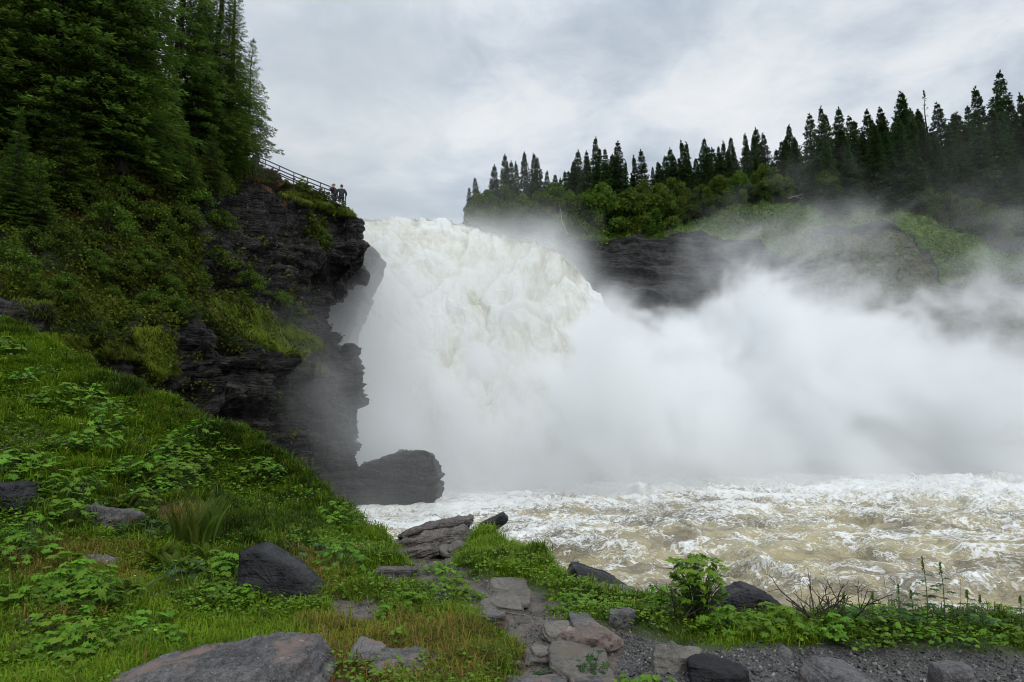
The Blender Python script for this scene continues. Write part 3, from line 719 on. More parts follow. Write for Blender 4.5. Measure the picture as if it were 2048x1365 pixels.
# thin drifting veil over the right bank and forest
thin = q.m('MULTIPLY', q.mapr(x_, 28., 66., 0., .007), q.m('MULTIPLY', q.mapr(q.m('ADD', nA, q.m('MULTIPLY', nB, .8)), -.08, .20, .05, 2.2), q.mapr(q.m('ADD', z_, q.m('MULTIPLY', nB, 16.)), 26., 42., 1., 0.)))
thin = q.m('MULTIPLY', thin, q.mapr(y_, 52., 66.))
side = q.m('MULTIPLY', q.m('MULTIPLY', q.mapr(x_, -4., -9., 0., 1.), q.mapr(z_, 9., 25., .14, .03)), q.m('MULTIPLY', q.mapr(y_, 46.5, 51.), q.mapr(y_, 60., 66., 1., 0.)))
dens = q.m('ADD', core, q.m('ADD', q.m('ADD', low, side), q.m('ADD', veil, q.m('ADD', foot, thin))))
ed_ = q.m('MULTIPLY', q.m('MULTIPLY', q.mapr(x_, 96., 111.5, 1., 0.), q.mapr(x_, -25.5, -18., 0., 1.)), q.m('MULTIPLY', q.mapr(y_, 95., 103.5, 1., 0.), q.mapr(z_, 40., 45.5, 1., 0.)))
dens = q.m('MULTIPLY', dens, ed_)
dens = q.m('MULTIPLY', dens, q.m('GREATER_THAN', dens, .0008))
ng.links.new(dens, vc.inputs['Density'])
smn = ng.nodes.new('GeometryNodeSetMaterial'); ng.links.new(vc.outputs[0], smn.inputs[0]); ng.links.new(smn.outputs[0], go.inputs[0]); smn.inputs['Material'].default_value = mm
mod = mist.modifiers.new('mist_field', 'NODES'); mod.node_group = ng


# ------------------------------------------------------------------ trees
def spruce_meshes(h, rmax, whorls, per, step, size, seed, base=.08, gap=0., droop=.35, dead=0., dens=1.0, tip=.04, fat=1.0):
    """trunk mesh and crown mesh (branches carrying hanging sprays)"""
    r = np.random.default_rng(seed)
    tz_ = np.linspace(0, h, 14); bend = np.cumsum(r.normal(0, h * .002, (14, 2)), 0)
    path = np.c_[bend, tz_]
    V, Q = tube(path, np.interp(tz_, [0, h * .06, h], [h * .020, h * .014, .012]), 8)
    ts = Soup(); ts.add(V, Q)
    S = Soup(); cs = []; As = []; Bs = []; tint = []
    for w in range(whorls):
        f = base + (1 - base) * ((w + r.random() * .6) / whorls) ** .92
        z = f * h; L0 = rmax * (1 - f) ** .95 * (1 - .45 * max(0, .16 - f) / .16) + tip * rmax
        c0 = np.array([np.interp(z, tz_, path[:, 0]), np.interp(z, tz_, path[:, 1]), z])
        n = max(3, int(per * (.65 + .5 * (1 - f)) + .5))
        a0 = r.random() * 6.28
        for b in range(n):
            if r.random() < gap: continue
            L = L0 * r.uniform(.62, 1.12); az = a0 + b * 6.283 / n + r.normal(0, .25)
            d = np.array([math.cos(az), math.sin(az), 0]); side = np.array([-d[1], d[0], 0])
            m_ = max(3, int(L / step)); t = np.linspace(.0, 1, m_ + 1)
            rise = (.25 if f > .8 else 0.0)
            zz = L * (rise * t - droop * t ** 1.3 * (1 - f * .7) + .22 * droop * t ** 3)
            pts = c0 + d * (t * L)[:, None] + np.c_[0 * t, 0 * t, zz]
            if L > .5:
                Vb, Qb = tube(pts[::max(1, m_ // 4)], np.linspace(.008 * L + .008, .004, len(pts[::max(1, m_ // 4)])), 3)
                ts.add(Vb, Qb)
            if dead and r.random() < dead: continue
            k_ = int(m_ * 6 * dens) + 3
            tt = r.random(k_) ** .75 * .93 + .05
            C = np.stack([np.interp(tt, t, pts[:, j]) for j in range(3)], -1)
            spread = (.42 * L * (1 - tt) + .3 * size * (.4 + .6 * (1 - f)))
            sgn = r.choice([-1, 1], k_)
            C = C + side * (sgn * r.random(k_) * spread)[:, None] + np.array([0, 0, -1]) * (r.random(k_) * size * .5)[:, None]
            ln = size * (.28 + .72 * (1 - f)) * r.uniform(.5, 1.35, k_)
            A = d * .75 + side * (sgn * r.uniform(.1, .9, k_))[:, None] + np.array([0, 0, 1]) * r.uniform(-.75, .15, k_)[:, None]
            A = nrmz(A) * ln[:, None]
            B = nrmz(np.cross(A, r.normal(0, .5, (k_, 3)) + [0, 0, 1])) * (ln * fat * r.uniform(.11, .21, k_))[:, None]
            cs.append(C); As.append(A); Bs.append(B)
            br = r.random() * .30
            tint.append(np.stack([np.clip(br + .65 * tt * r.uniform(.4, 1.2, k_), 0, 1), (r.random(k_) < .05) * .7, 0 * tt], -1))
    # leader
    k_ = 14; C = np.c_[np.zeros((k_, 2)), h * (1 - .045 * r.random(k_))]; C[:, :2] += path[-1, :2]
    A = nrmz(np.c_[r.normal(size=(k_, 2)) * .4, np.ones(k_)]) * size * .7; B = nrmz(np.cross(A, rdir(k_, r))) * size * .14
    cs.append(C); As.append(A); Bs.append(B); tint.append(np.full((k_, 3), .3))
    C = np.concatenate(cs); A = np.concatenate(As); B = np.concatenate(Bs); t_ = np.concatenate(tint)
    V, Q = diamonds(C, A, B)
    S.add(V, Q, np.repeat(t_, 4, 0))
    return ts, S


def tree(name, label, cat, ts, S, mleaf, mbark=None, loc=(0, 0, 0), group=None, cname='crown'):
    r_ = thing(name, label, cat, loc, 0, group)
    obj('trunk', ts.build('trunk', mbark or M_bark, True), r_)
    obj(cname, S.build(cname, mleaf), r_)
    return r_


def broadleaf_meshes(h, w, nclump, leaves, size, seed, trunks=2, low=.12, spread=.30):
    r = np.random.default_rng(seed); ts = Soup(); S = Soup()
    cen = []
    for k in range(nclump):
        f = low + (1 - low) * r.random() ** .85
        rr = w * .5 * math.sqrt(max(0., 1 - abs(2 * (f - .42)) ** 2.4)) * r.random() ** .45
        az = r.random() * 6.283
        cen.append((rr * math.cos(az), rr * math.sin(az), f * h))
    cen = np.array(cen)
    for t in range(trunks):
        d = r.normal(0, w * .10, 2); z = np.linspace(0, h * .85, 8)
        V, Q = tube(np.c_[d[0] * (z / h) ** .8 + .05 * t, d[1] * (z / h) ** .8, z], np.linspace(.012 * h + .01, .008, 8), 5); ts.add(V, Q)
        for c in cen[t::trunks][:14]:
            b = np.array([d[0] * .5, d[1] * .5, c[2] * .55]); P = np.stack([b, (b + c) / 2 + [0, 0, .06 * h], c])
            V, Q = tube(P, [.008 * h, .006 * h, .003 * h], 3); ts.add(V, Q)
    n = nclump * leaves
    ci = np.repeat(np.arange(nclump), leaves); rr = w * spread * .5 * r.uniform(.6, 1.2, nclump)[ci]
    off = rdir(n, r) * (r.random(n) ** .5)[:, None] * rr[:, None] * [1, 1, .72]
    C = cen[ci] + off
    A = nrmz(rdir(n, r) + nrmz(off) * .6 + [0, 0, -.1]) * (size * r.uniform(.6, 1.3, n))[:, None]
    B = nrmz(np.cross(A, rdir(n, r))) * (np.linalg.norm(A, axis=1) * .36)[:, None]
    base = r.random(nclump)[ci] * .4
    t_ = np.stack([np.clip(base + r.random(n) * .6, 0, 1), (r.random(nclump)[ci] > .8) * .5 * r.random(n), 0 * base], -1)
    V, Q = diamonds(C, A, B); S.add(V, Q, np.repeat(t_, 4, 0))
    return ts, S


# far forest: one individual per spruce top seen in the photograph
TOPS = [(931, 396), (945, 377), (963, 357), (976, 331), (989, 359), (1002, 313), (1012, 325), (1024, 322), (1034, 326), (1048, 305), (1060, 346), (1073, 307), (1083, 314), (1095, 343), (1122, 346), (1149, 302), (1171, 303), (1192, 278), (1201, 299), (1214, 302), (1236, 286), (1252, 326), (1271, 314), (1287, 306), (1306, 335), (1315, 318), (1339, 296), (1331, 314), (1360, 314), (1375, 280), (1381, 279), (1400, 279), (1430, 293), (1443, 282), (1462, 277), (1488, 266), (1508, 273), (1518, 259), (1536, 266), (1561, 280), (1574, 252), (1585, 278), (1617, 230), (1634, 215), (1662, 226), (1674, 217), (1702, 234), (1732, 222), (1762, 207), (1792, 192), (1805, 193), (1819, 214), (1839, 222), (1881, 203), (1909, 248), (1932, 213), (1957, 174), (1976, 154), (2001, 189), (2021, 196), (2045, 189), (2072, 210), (2100, 180)]
far_protos = []
for k, (rm, gp, sd) in enumerate(((2.7, .06, 1), (3.1, .05, 2), (2.3, .14, 3), (2.9, .08, 4), (3.5, .05, 6))):
    ts, S = spruce_meshes(14, rm, 44, 9, .34, .46, 100 + sd, base=.03, gap=gp, droop=.45, dens=1.9, fat=1.9)
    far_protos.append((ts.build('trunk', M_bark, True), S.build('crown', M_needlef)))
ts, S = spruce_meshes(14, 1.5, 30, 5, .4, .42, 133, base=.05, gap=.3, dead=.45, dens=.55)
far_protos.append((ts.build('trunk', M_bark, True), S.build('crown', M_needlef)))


def put(pair, name, label, cat, loc, s, rz, group, cname='crown', tilt=(0, 0)):
    r_ = thing(name, label, cat, loc, rz, group); r_.scale = s; r_.rotation_euler = (tilt[0], tilt[1], rz)
    obj('trunk', pair[0], r_); obj(cname, pair[1], r_)
    return r_


def floor_z(x): return float(np.interp(x, [-12, 0, 10, 22, 38, 60, 90], [27., 27.5, 28.5, 30.5, 33, 32.5, 29]))
rf = random.Random(11)
GF = 'spruces of the forest on the far bank'
for k, (tx_, ty_) in enumerate(TOPS):
    Y = rf.uniform(94, 106) if tx_ > 1100 else rf.uniform(88, 98)
    P = at(tx_, ty_, Y); fz = floor_z(P[0]) - .3; hh_ = P[2] - fz
    pr = far_protos[rf.choice([0, 1, 2, 3, 3, 1]) if tx_ < 1600 else rf.choice([0, 1, 3, 4, 1, 4])]
    if tx_ in (1171, 1236, 1762, 1732): pr = far_protos[4]
    wd = rf.uniform(.85, 1.15)
    lab = 'dark pointed spruce rising in the forest behind the grassy mound and waterfall'
    if tx_ == 1976: lab = 'tallest spruce at the right end of the far forest, its tip highest in the row'
    if tx_ == 1192: lab = 'tall spruce whose tip stands highest in the clump just right of the waterfall'
    if tx_ == 931: lab = 'leftmost small spruce of the far forest, right beside the lip of the waterfall'
    put(pr, 'spruce_tree', lab, 'tree', (P[0], P[1], fz), (hh_ / 14 * wd * .95, hh_ / 14 * wd * .95, hh_ / 14), rf.random() * 6.28, None if lab[:4] != 'dark' else GF, tilt=(rf.gauss(0, .025), rf.gauss(0, .03)))
P = at(1849, 184, 97); fz = floor_z(P[0])
put(far_protos[5], 'bare_spruce', 'thin half-bare spruce with see-through crown in the right part of the far forest', 'tree', (P[0], P[1], fz), ((P[2] - fz) / 14,) * 3, 1., None)
P = at(1838, 235, 97)
# lower filler rows behind and between
for k in range(165):
    tx_ = rf.uniform(925, 2120); base_top = float(np.interp(tx_, [925, 980, 1050, 1200, 1400, 1600, 1800, 2000, 2120], [415, 385, 360, 335, 320, 285, 250, 235, 230]))
    Y = rf.uniform(90, 112); P = at(tx_, base_top + rf.uniform(-26, 60), Y); fz = floor_z(P[0]) - .4
    if tx_ < 1100: P = at(tx_, base_top + rf.uniform(0, 40), rf.uniform(86, 96)); fz = floor_z(P[0]) - .4
    s_ = (P[2] - fz) / 14
    put(far_protos[rf.choice([0, 1, 3, 4])], 'spruce_tree', 'shorter spruce filling the gaps between the tall spruces of the far forest', 'tree', (P[0], P[1], fz), (s_ * 1.15, s_ * 1.15, s_), rf.random() * 6.28, 'shorter spruces inside the far forest')
for (tx_, ty_, by_, Y, w_) in ((1693, 293, 418, 91, 1.3), (1802, 300, 425, 90.5, 1.4), (1560, 330, 412, 93, 1.2), (1880, 300, 440, 91, 1.4), (1960, 290, 450, 90, 1.4), (1740, 320, 425, 93, 1.2), (2030, 300, 470, 89, 1.4), (1630, 330, 410, 94, 1.2)):
    P = at(tx_, ty_, Y); Bz = at(tx_, by_ + 4, Y)[2]; s_ = (P[2] - Bz) / 14
    put(far_protos[4], 'spruce_tree', 'broad green spruce with branches down to the ground at the edge of the grassy mound', 'tree', (P[0], P[1], Bz), (s_ * w_, s_ * w_, s_), rf.random() * 6, 'broad spruces at the forest edge')
# broadleaved trees and bushes in front of the spruces
bl = []
for k in range(4):
    ts, S = broadleaf_meshes(5.5, 4.6, 46, 120, .30, 300 + k, 3, .05)
    bl.append((ts.build('trunk', M_bark, True), S.build('crown', M_leaf)))
BUSH = [(955, 452, 62), (985, 462, 60), (1015, 466, 70), (1045, 470, 75), (1078, 474, 80), (1110, 474, 95), (1140, 474, 85), (1170, 475, 90), (1205, 474, 105), (1235, 474, 80), (1262, 474, 95), (1290, 472, 85), (1320, 470, 95), (1345, 468, 70), (1100, 440, 60), (1200, 436, 65), (1290, 430, 65),
        (1375, 440, 60), (1405, 425, 60), (1440, 410, 62), (1480, 402, 60), (1530, 396, 62), (1575, 398, 50), (1650, 400, 60), (1345, 430, 70), (1860, 440, 60), (1900, 455, 70), (1945, 475, 80), (1990, 495, 90), (2035, 510, 90), (1410, 470, 35), (1475, 470, 30), (1010, 430, 60), (975, 435, 50)]
for k, (bx_, by_, hp) in enumerate(BUSH):
    Y = float(np.interp(bx_, [950, 1080, 1350, 1600, 2050], [82, 84, 88, 91, 86])) + (4 if by_ < 445 and bx_ < 1340 else 0) + rf.uniform(-.5, .8)
    P = at(bx_, by_, Y); hm = hp * Y / F * rf.uniform(.95, 1.15); s_ = hm / 5.5; ww = s_ * rf.uniform(.85, 1.1)
    lab = 'leafy green birch bush in front of the dark spruces above the far cliff' if bx_ < 1360 else 'misty grey-green bush at the foot of the spruces behind the grassy mound'
    put(bl[k % 4], 'birch_bush', lab, 'bush', (P[0], P[1], P[2] - .2), (ww, ww, s_), rf.random() * 6.28, 'birch bushes above the far cliff' if bx_ < 1360 else 'bushes round the grassy mound')
# pale birch with a crooked white trunk, and a fallen pale branch
r_ = thing('birch_tree', 'crooked white birch stem leaning left over the far cliff edge beside the waterfall', 'tree', at(1136, 470, 81.5))
b0 = at(1136, 470, 81.5); pts = [at(a_, b_, 81.5) - b0 for a_, b_ in ((1136, 470), (1131, 460), (1127, 452), (1123, 440), (1122, 425), (1118, 408), (1116, 396))]
ts = Soup(); V, Q = tube(pts, [.07, .065, .06, .05, .04, .03, .015], 5); ts.add(V, Q)
V, Q = tube([at(a_, b_, 81.5) - b0 for a_, b_ in ((1135, 469), (1128, 464), (1122, 457))], [.07, .05, .03], 4); ts.add(V, Q)
obj('trunk', ts.build('trunk', M_birch, True), r_)
ts2, S2 = broadleaf_meshes(4., 1.8, 10, 60, .22, 333, 1, .3); obj('crown', S2.build('crown', M_leaf), r_, loc=at(1118, 412, 81.7) - b0 - [0, 0, 1.5])
V, Q = tube([at(a_, b_, 88) for a_, b_ in ((1576, 398), (1588, 393), (1598, 392), (1606, 388))], [.045, .04, .03, .02], 4); ts = Soup(); ts.add(V, Q)
V, Q = tube([at(a_, b_, 88) for a_, b_ in ((1590, 393), (1600, 397), (1607, 396))], [.05, .04, .02], 4); ts.add(V, Q)
obj('fallen_branch', ts.build('fallen_branch', M_birch), label='pale bare fallen branch lying at the top of the grassy mound', category='branch')

bg_ = np.random.default_rng(15); wbk = gmask.copy(); wbk[:16] = 0; wbk = wbk + .25 * sc_m * (ky < 600)
n = 5200; pts, idx = scatter(Pk, wbk, n, bg_); L_ = 9; ci = np.repeat(np.arange(n), L_); big_ = (vnoise(pts * .22, 66) ** 2 * 1.6 + .25)
C = pts[ci] + rdir(n * L_, bg_) * (bg_.random(n * L_) ** .5 * .75 * big_[ci])[:, None] + [0, 0, .1]
A = nrmz(rdir(n * L_, bg_) + [0, 0, .4]) * (.32 * bg_.uniform(.5, 1.3, n * L_) * (.5 + big_[ci]))[:, None]; B = nrmz(np.cross(A, rdir(n * L_, bg_))) * (np.linalg.norm(A, axis=1) * .25)[:, None]
V, Q = diamonds(C, A, B); S = Soup(); tb = np.clip(.55 - .35 * (big_[ci] - .5) + bg_.normal(0, .2, n * L_), 0, 1)
S.add(V, Q, np.repeat(np.stack([tb, .4 * (bg_.random(n)[ci] < .12), 0 * tb], -1), 4, 0)); obj('bank_undergrowth', S.build('bank_undergrowth', M_mound), kind='stuff', label='grass tussocks and low scrub on the mound of the far bank')
# ------------------------------------------------------------------ trees on the left cliff
near = []
for k, (rm, gp, wh) in enumerate(((2.6, .03, 50), (2.2, .05, 50), (2.9, .02, 50))):
    ts, S = spruce_meshes(17, rm, wh, 8, .18, .25, 200 + k, base=.04, gap=gp, droop=.42, dens=2.1, fat=.85)
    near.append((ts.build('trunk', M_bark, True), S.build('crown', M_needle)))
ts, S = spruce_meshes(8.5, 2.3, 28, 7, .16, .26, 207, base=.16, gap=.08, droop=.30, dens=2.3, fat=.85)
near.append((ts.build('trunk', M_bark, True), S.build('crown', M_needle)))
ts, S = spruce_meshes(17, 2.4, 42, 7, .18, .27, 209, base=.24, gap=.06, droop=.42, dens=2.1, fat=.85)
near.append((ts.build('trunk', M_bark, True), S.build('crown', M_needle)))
GL = 'tall spruces on the left cliff'
LT = [(492, 328, 50, 70, 3, 1.0, 'lone small spruce with open branches at the upper end of the railing on the cliff'), (452, 330, 49, -60, 1, 1.5, None), (424, 322, 46, -160, 1, 1.45, None), (385, 315, 45.5, -210, 1, 1.2, None), (352, 295, 43, -330, 4, 1.0, 'tall spruce with a thick dark bare lower trunk on the left cliff'),
      (302, 150, 52, -260, 4, .8, None), (250, 120, 50, -300, 1, 1.0, None), (330, 335, 41, 60, 0, 1.2, None), (240, 340, 35, -380, 0, 1.25, None), (175, 290, 34, -470, 2, 1.25, None), (100, 270, 33, -520, 2, 1.2, None), (30, 230, 33, -480, 0, 1.2, None), (-50, 300, 30, -500, 2, 1.1, None), (120, 400, 30, 60, 0, 1.4, None), (20, 450, 27, 200, 2, 1.3, None), (70, 470, 27.5, 300, 3, 1.3, None), (-60, 450, 25, 120, 2, 1.3, None), (290, 370, 36, 170, 3, 1.3, None), (420, 385, 41, 240, 3, 1.2, None), (455, 390, 42.5, 270, 3, 1.25, None), (375, 400, 39, 265, 3, 1.2, None), (205, 60, 48, -330, 4, .9, None), (400, 200, 54, -150, 4, .8, None)]
HT = [17, 17, 17, 8.5, 17]
for k, (bx_, by_, Y, ty_, pi_, w_, lab) in enumerate(LT):
    c_ = on_cliff(bx_, by_) if bx_ > -150 else at(bx_, by_, Y)
    if by_ > 200 and abs(c_[1] - Y) < 6: Y = c_[1]
    b_ = at(bx_, by_, Y); t_ = at(bx_, ty_, Y); hh_ = t_[2] - b_[2]; s_ = hh_ / HT[pi_]
    ws = s_ * w_ if pi_ != 3 else s_ * w_
    ws = min(ws, 1.3 * w_)
    put(near[pi_], 'spruce_tree', lab or ('tall dark green spruce in the dense stand on the left cliff' if hh_ > 8.5 else 'small bushy spruce clinging to the left cliff face below the tall stand'), 'tree', (b_[0], b_[1], b_[2] - .3), (ws, ws, s_), rf.random() * 6.28, None if lab else (GL if hh_ > 8.5 else 'small spruces on the left cliff face'))
sb = []
for k in range(3):
    ts, S = broadleaf_meshes(2.4, 2.6, 34, 100, .13, 400 + k, 3, .05)
    sb.append((ts.build('trunk', M_bark, True), S.build('crown', M_leaf)))
SB = [(175, 440, 95), (220, 480, 80), (250, 420, 90), (300, 470, 75), (360, 480, 85), (380, 440, 70), (330, 520, 65), (290, 530, 55), (120, 500, 70), (60, 520, 80), (20, 560, 70), (190, 540, 60), (250, 560, 60), (330, 590, 60), (380, 570, 55), (430, 560, 65), (500, 590, 60), (480, 560, 45), (560, 612, 40), (598, 640, 34), (350, 630, 50), (70, 600, 50), (130, 590, 55), (640, 490, 38), (625, 470, 30), (150, 350, 70), (60, 380, 80), (230, 300, 70), (270, 330, 60), (445, 455, 40), (215, 600, 40), (300, 620, 45), (545, 372, 30), (572, 380, 26), (610, 392, 28), (520, 352, 30)]
for k, (bx_, by_, hp) in enumerate(SB):
    c_ = on_cliff(bx_, by_); s_ = hp * c_[1] / F / 2.4 * rf.uniform(.9, 1.2)
    put(sb[k % 3], 'cliff_bush', 'small leafy shrub rooted on the mossy ledges of the left cliff', 'shrub', c_ - [0, 0, .25], (s_ * 1.1, s_ * 1.1, s_), rf.random() * 6.28, 'shrubs on the left cliff')
# undergrowth: leaf clumps over the green parts of the cliff
ur = np.random.default_rng(5)
wt = np.clip(mossy - .2, 0, 1) ** 2 * _vis * (Pc[..., 2] > 1) * (cpx < 700) * (1 - .93 * inpoly(cpx, cpy, [(415, 595), (470, 610), (560, 640), (635, 680), (640, 705), (560, 715), (480, 670), (425, 640)])) + .03 * _vis * (cpy > 430) * (cpx < 640) * (vnoise(Pc * .7, 9) > .58)
n = 9000; pts, idx = scatter(Pc, wt, n, ur)
nn_ = Nn[:-1, :-1].reshape(-1, 3)[idx]
L_ = 13; ci = np.repeat(np.arange(n), L_)
dst = pts[:, 1] / 30.
off = rdir(n * L_, ur) * (ur.random(n * L_) ** .5 * .34)[:, None] * dst[ci][:, None] + nn_[ci] * .16
C = pts[ci] + off; A = nrmz(rdir(n * L_, ur) + [0, 0, -.35]) * (.15 * ur.uniform(.6, 1.4, n * L_))[:, None] * dst[ci][:, None]
B = nrmz(np.cross(A, rdir(n * L_, ur))) * (np.linalg.norm(A, axis=1) * .34)[:, None]
rb = rust[:-1, :-1].reshape(-1)[idx]; gl = fbm(pts * .5, 3, 12) * .5 + .35
tt = np.stack([np.clip(gl[ci] + ur.random(n * L_) * .4 - .1, 0, 1), np.clip(rb[ci] * .9 + (ur.random(n)[ci] < .07) * .6, 0, 1), 0 * gl[ci]], -1)
V, Q = diamonds(C, A, B); S = Soup(); S.add(V, Q, np.repeat(tt, 4, 0))
obj('cliff_undergrowth', S.build('cliff_undergrowth', M_under), kind='stuff', label='dark leafy undergrowth covering the upper left cliff')


def blades(P0, N0, hgt_, wid, lean, r, tint, down=0.0):
    n = len(P0); az = r.random(n) * 6.283; d = np.stack([np.cos(az), np.sin(az), 0 * az], -1); sd = np.stack([-d[:, 1], d[:, 0], 0 * az], -1)
    up = np.array([0, 0, 1.]) + d * 0
    if down: d = nrmz(N0 * [1, 1, 0] + .5 * d); sd = nrmz(np.cross(d, [0, 0, 1]))
    h_ = hgt_[:, None]; w_ = (wid[:, None] if np.ndim(wid) else wid); l_ = lean[:, None]
    m_ = P0 + up * h_ * .55 * (1 - down * .4) + d * h_ * l_ * .35; t_ = P0 + up * h_ * (.95 - .55 * l_ - down) + d * h_ * l_ * (1 + .3 * down)
    V = np.stack([P0 - sd * w_, P0 + sd * w_, m_ + sd * w_ * .75, m_ - sd * w_ * .75, t_], 1).reshape(-1, 3)
    i = np.arange(n)[:, None] * 5
    L = np.concatenate([i + [0, 1, 2, 3], i + [3, 2, 4]], 1).ravel(); st_ = (np.arange(n)[:, None] * 7 + [0, 4]).ravel()
    return V, L, st_, np.repeat(tint, 5, 0)


# grass hanging from the cliff ledges
HG = [([(415, 595), (470, 610), (560, 640), (635, 680), (640, 705), (560, 715), (480, 670), (425, 640)], 1.0), ([(85, 670), (170, 675), (185, 725), (110, 712)], .7), ([(265, 655), (325, 665), (345, 750), (305, 755), (270, 700)], 1.0), ([(195, 685), (285, 690), (275, 718), (200, 716)], .35), ([(20, 540), (220, 560), (250, 640), (100, 640), (0, 590)], .45), ([(250, 350), (310, 365), (300, 385), (250, 370)], 1.0), ([(560, 375), (700, 425), (712, 436), (660, 425), (560, 392)], .6), ([(500, 335), (570, 360), (580, 380), (500, 360)], -.2)]
VV = []; LL = []; SS = []; TT = []; nv = nl = 0
for p_, br_ in HG:
    msk = inpoly(cpx, cpy, p_) * _vis
    if msk.sum() < 5: continue
    n = int(min(9000, 1200 + 12 * msk.sum())); pts, idx = scatter(Pc, msk.astype(float), n, ur); n0 = Nn[:-1, :-1].reshape(-1, 3)[idx]
    tn = np.stack([np.clip(br_ + ur.normal(0, .25, n), 0, 1), np.clip((.75 if br_ < 0 else .12) * (ur.random(n) < .5) + (ur.random(n) < .1) * .8, 0, 1), np.zeros(n)], -1)
    V, L, s_, t_ = blades(pts, n0, ur.uniform(.25, .6, n) * pts[:, 1] / 38, .014 * pts[:, 1] / 38, ur.uniform(.3, 1., n), ur, tn, .75)
    VV.append(V); LL.append(L + nv); SS.append(s_ + nl); TT.append(t_); nv += len(V); nl += len(L)
obj('hanging_grass', mesh('hanging_grass', np.concatenate(VV), np.concatenate(LL), np.concatenate(SS), mat=M_hang, attrs={'tint': np.concatenate(TT)}), kind='stuff', label='tufts of grass hanging from the ledges of the left cliff')

# ------------------------------------------------------------------ railing, viewing deck and the two people
def bar(S, a, b, r=.03, k=6):
    V, Q = tube([a, b], r, k); S.add(V, Q)
def railing(name, label, Y0, Y1, top, lines, posts, xa, xb):
    """posts are children; rails are children; everything in world metres relative to the railing's base point"""
    Yf = lambda x: float(np.interp(x, [xa, xb], [Y0, Y1]))
    o0 = at(xb, np.interp(xb, *zip(*top)), Yf(xb)); root = thing(name, label, 'railing', o0)
    for ln in lines:
        S = Soup(); P = [at(x, y, Yf(x)) - o0 for x, y in ln]
        V, Q = tube(P, .042, 6); S.add(V, Q); obj('rail', S.build('rail', M_steel, True), root)
    for x, ya, yb in posts:
        S = Soup(); a = at(x, ya, Yf(x)) - o0; b = at(x, yb, Yf(x)) - o0; b[:2] = a[:2]; bar(S, a, b, .035); obj('post', S.build('post', M_steel, True), root)
    return root
railing('railing', 'dark steel railing running down the cliff top towards the two people', 50.0, 48.4, [(499, 308), (660, 374)],
        [[(470, 297), (499, 308), (531, 320), (588, 345.5), (641, 366), (662, 374.5), (684, 384), (691.5, 387)], [(470, 305), (499, 317), (531, 328.5), (588, 353), (641, 374), (662, 382)]],
        [(513, 313, 336), (531, 320, 342), (559, 333, 342), (588, 345.5, 375), (615, 356.5, 363.5), (641, 366, 402), (663, 375, 412), (691.5, 387, 424)], 470, 692)
railing('railing', 'lower dark steel railing on the river side of the cliff stairway', 47.6, 47.0, [(560, 348), (660, 391)],
        [[(560, 347), (588, 359.5), (621, 373), (660, 391), (690, 404)], [(560, 351), (588, 363.5), (621, 377), (660, 394.5), (690, 408)], [(585, 374), (621, 388.5), (660, 402.5), (690, 414)]],
        [(621, 371, 394), (646, 383, 389.5), (690.5, 404, 424)], 560, 691)
# stairway deck: a sloping plank walkway with stringers
wk = thing('walkway', 'dark wooden walkway sloping down the cliff top under the railings', 'walkway', at(660, 405, 48))
W0 = at(660, 405, 48); a1 = at(585, 378, 48.8); a2 = at(664, 409, 48.2); a3 = at(694, 421.5, 48.0)
S = Soup()
path_ = np.array([a1, a2, a3]) - W0
for sgn in (-.55, .55):
    V, Q = tube(path_ + [0, sgn, -.08], .09, 4); S.add(V, Q)
obj('stringer', S.build('stringer', M_steel), wk)
S = Soup(); acc = np.linspace(0, 1, 26)
for t_ in acc:
    p_ = np.array([np.interp(t_ * 2, [0, 1, 2], path_[:, j]) for j in range(3)])
    bx_ = np.array([(x, y, z) for z in (-.02, .02) for x, y in ((-.06, -.62), (.06, -.62), (.06, .62), (-.06, .62))]) + p_ + [0, 0, .02]
    S.add(bx_, [(0, 3, 2, 1), (4, 5, 6, 7), (0, 1, 5, 4), (1, 2, 6, 5), (2, 3, 7, 6), (3, 0, 4, 7)])
obj('decking', S.build('decking', M_wood), wk)


def flat_mat(name, c, r=.7):
    m, q = mat(name); finish(q, principled(q, c, r)); return m
M_skin = flat_mat('skin', (.42, .26, .19), .5); M_jack = flat_mat('black_cloth', (.012, .012, .016), .8); M_hair = flat_mat('brown_hair', (.06, .03, .02), .6); M_cap = flat_mat('faded_cap', (.20, .10, .10), .8); M_shoe = flat_mat('shoes', (.03, .03, .03), .6); M_teal = flat_mat('dark_teal_cloth', (.010, .020, .024), .8)


def skinned(name, verts, edges, radii, m, parent, sub=2, root_i=0):
    me = D.meshes.new(name); me.from_pydata([tuple(v_) for v_ in verts], edges, []); o = obj(name, me, parent)
    md = o.modifiers.new('skin', 'SKIN'); md.use_smooth_shade = True
    for i_, (sv, rr_) in enumerate(zip(me.skin_vertices[0].data, radii)):
        sv.radius = (rr_, rr_) if np.isscalar(rr_) else rr_; sv.use_root = (i_ == root_i)
    sb_ = o.modifiers.new('sub', 'SUBSURF'); sb_.levels = sub; sb_.render_levels = sub
    me.materials.append(m)
    return o


def ellip(c, r, seg=14, rings=10):
    th = np.linspace(0, np.pi, rings)[:, None]; ph = np.linspace(0, 2 * np.pi, seg, endpoint=False)[None]
    P = np.stack([np.sin(th) * np.cos(ph) * r[0] + c[0], np.sin(th) * np.sin(ph) * r[1] + c[1], np.cos(th) * r[2] + c[2] + 0 * ph], -1)
    i = np.arange(rings * seg).reshape(rings, seg); j = np.roll(i, -1, 1)
    return P.reshape(-1, 3), np.stack([i[:-1], i[1:], j[1:], j[:-1]], -1).reshape(-1, 4)


